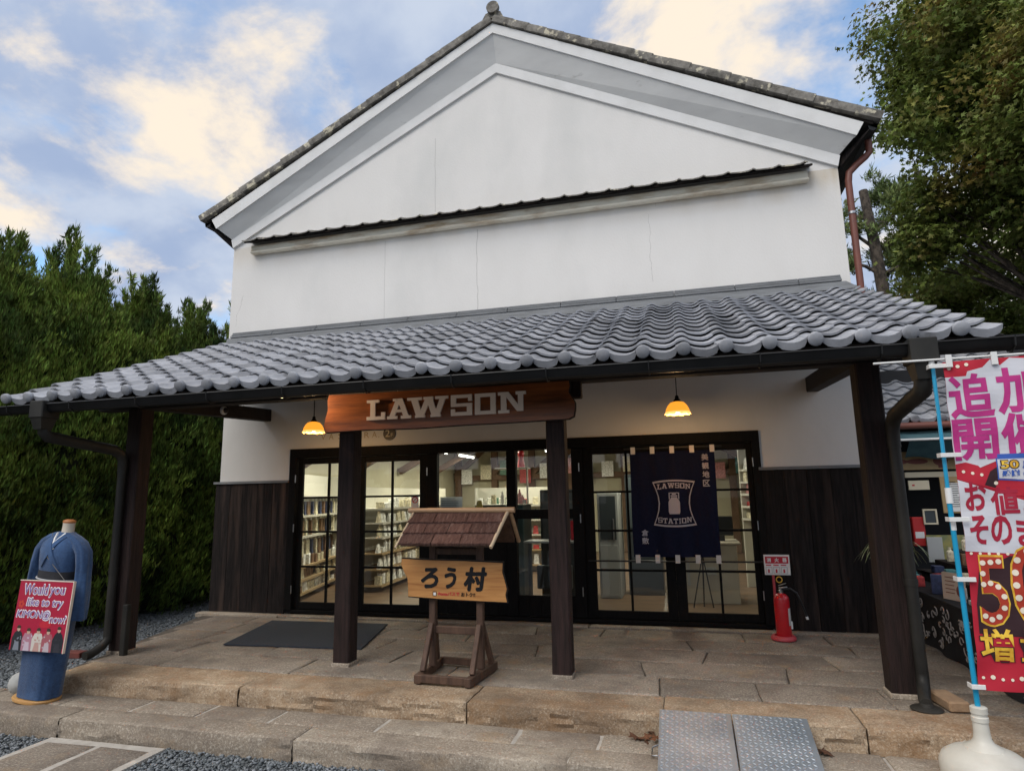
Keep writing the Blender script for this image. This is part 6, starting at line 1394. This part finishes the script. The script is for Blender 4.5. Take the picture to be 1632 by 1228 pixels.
def leafy_tree(name, label, base, trunk_top, lobes, nl, size, mat, seed, tr=.16, group=None, twigs=True):
    rg = np.random.default_rng(seed); root = thing(name, label, 'tree', base, group); m = MB()
    tp = limb(m, base, trunk_top, tr, tr*.45, .04, 10, rg)
    for (c, r_) in lobes:
        c = V(*c); s_ = tp[min(len(tp)-1, max(2, int((c[2]-base[2])/(trunk_top[2]-base[2]+1e-6)*len(tp)*.7)))]; limb(m, s_, c, tr*.2, .010, .14, 6, rg)
    m.build('trunk', BARKM, root, smooth=60)
    CC, NN = [], []
    tot = sum(r_[0]*r_[1]+r_[2]*r_[0] for _, r_ in lobes)
    for (c, r_) in lobes:
        k = int(nl*(r_[0]*r_[1]+r_[2]*r_[0])/tot); d = unit_rows(rg.normal(size=(k,3))); rad = rg.uniform(.55,1.06,(k,1))**.6
        # flattened sub clumps give tiers with gaps between
        cl = unit_rows(rg.normal(size=(26,3)))*rg.uniform(.5,1.0,(26,1)); pick = rg.integers(0,26,k); q = np.where(rg.random((k,1)) < .72, cl[pick]+rg.normal(0,.17,(k,3))*V(1.2,1.2,.45), d*rad)
        CC.append(V(*c)+q*V(*r_)); nn = q*V(.5,.5,.5)+V(0,0,.55)+rg.normal(0,.5,(k,3)); NN.append(nn)
    v, f = leaves(np.vstack(CC), np.vstack(NN), size, rg); me = fast_mesh('crown', v, f, mat, base); o = bpy.data.objects.new('crown', me); link(o, root); return root
def lobeset(cx_, cy_, cz_, R_, n, rg, size=(.7,1.1)):
    out = []
    for k in range(n):
        d = unit_rows(rg.normal(size=(1,3)))[0]*rg.uniform(.35,.92)**.7; s_ = rg.uniform(*size); out.append(((cx_+d[0]*R_[0], cy_+d[1]*R_[1], cz_+d[2]*R_[2]), (s_*1.15, s_*1.15, s_*.75)))
    return out
rg0 = np.random.default_rng(5)
lob = lobeset(8.45,3.4,8.5,(2.1,2.0,3.5),60,rg0,(.6,.95))+lobeset(7.05,4.0,6.2,(.55,.6,1.1),12,rg0,(.38,.6))
leafy_tree('maple_tree', 'large maple with green and bronze leaves rising over the right end of the roof', (8.6,3.6,-.3), (8.5,3.4,9.5), lob, 78000, (.05,.09), MAPL, 11, .2)
lob = lobeset(8.3,1.3,6.8,(1.3,1.1,2.3),30,rg0,(.45,.75))
leafy_tree('maple_tree', 'nearer maple with bronze tinted leaves at the right picture edge', (9.0,1.4,-.3), (8.8,1.3,7.5), lob, 34000, (.045,.08), MAPL, 12, .14)
lob = lobeset(9.6,7.5,4.9,(2.6,1.5,2.0),26,rg0,(.6,.9))
leafy_tree('broadleaf_tree', 'dark green broadleaf tree low behind the right side of the porch roof', (9.9,7.6,-.3), (9.8,7.5,6), lob, 26000, (.06,.10), MAPL, 13, .16)
lob = lobeset(11.5,16,6.0,(5.0,2,2.8),26,rg0,(.9,1.4))
leafy_tree('broadleaf_tree', 'distant leafy tree seen between the pine trunks', (12.2,16,-.3), (12,16,6), lob, 9000, (.10,.17), PINEF, 14, .2)
def pine(label, pts, r0, cut, seed, tufts):
    rg = np.random.default_rng(seed); root = thing('pine_tree', label, 'tree', pts[0], 'pine trees behind the storehouse'); m = MB(); P = [V(*p) for p in pts]
    fine = [P[i]+(P[i+1]-P[i])*t for i in range(len(P)-1) for t in np.linspace(0,1,5)[:-1]]+[P[-1]]
    m.tube(fine, list(np.linspace(r0, r0*.55, len(fine))), 10); m.build('trunk', BARKM, root, smooth=60)
    bm_ = MB(); PP, DD = [], []
    for (z, az_, L_, up, dens) in tufts:
        i = min(range(len(fine)), key=lambda i: abs(fine[i][2]-z)); s_ = fine[i]; e_ = s_+V(math.cos(az_)*L_, math.sin(az_)*L_, up); q = limb(bm_, s_, e_, r0*.28, .02, .12, 8, rg)
        for t_ in range(dens*2):
            j = rg.integers(3, 8); side = q[j]+rg.normal(0,.32,3)*V(1,1,.6); limb(bm_, q[j], side, .014, .006, .1, 3, rg); kk = 40; PP.append(side+rg.normal(0,.10,(kk,3))); DD.append(rg.normal(0,1,(kk,3))+V(0,0,.8))
    bm_.build('branch', BARKM, root, smooth=60); v, f = sprays(np.vstack(PP), np.vstack(DD), 4, (.10,.22), .085, .5, rg)
    me = fast_mesh('crown', v, f, PINEF, pts[0]); o = bpy.data.objects.new('crown', me); link(o, root)
pine('pine with a sawn-off top just right of the red-brown downpipe', [(7.75,10,-.3),(7.9,10,5),(7.75,10,8.0),(7.62,10,9.7)], .20, 1, 31,
     [(9.0,2.8,1.5,.8,4),(8.6,.3,1.2,1.0,6),(7.6,2.9,1.6,.5,8),(7.0,.1,1.4,.5,10),(6.4,3.0,1.3,.1,9),(6.1,-.2,2.0,1.1,16),(5.8,.3,1.7,.5,12),(5.6,3.2,1.2,.3,8),(8.2,2.9,.9,.9,5)])
pine('slimmer pine standing further right behind the porch roof', [(9.4,11,-.3),(9.45,11,5),(9.5,11,7.0),(9.35,11,10.5)], .17, 1, 32,
     [(6.4,2.9,1.5,.3,12),(7.0,.2,1.3,.4,14),(7.8,3.1,1.2,.5,14),(8.4,.2,1.5,.6,16),(9.2,2.8,1.0,.6,12)])
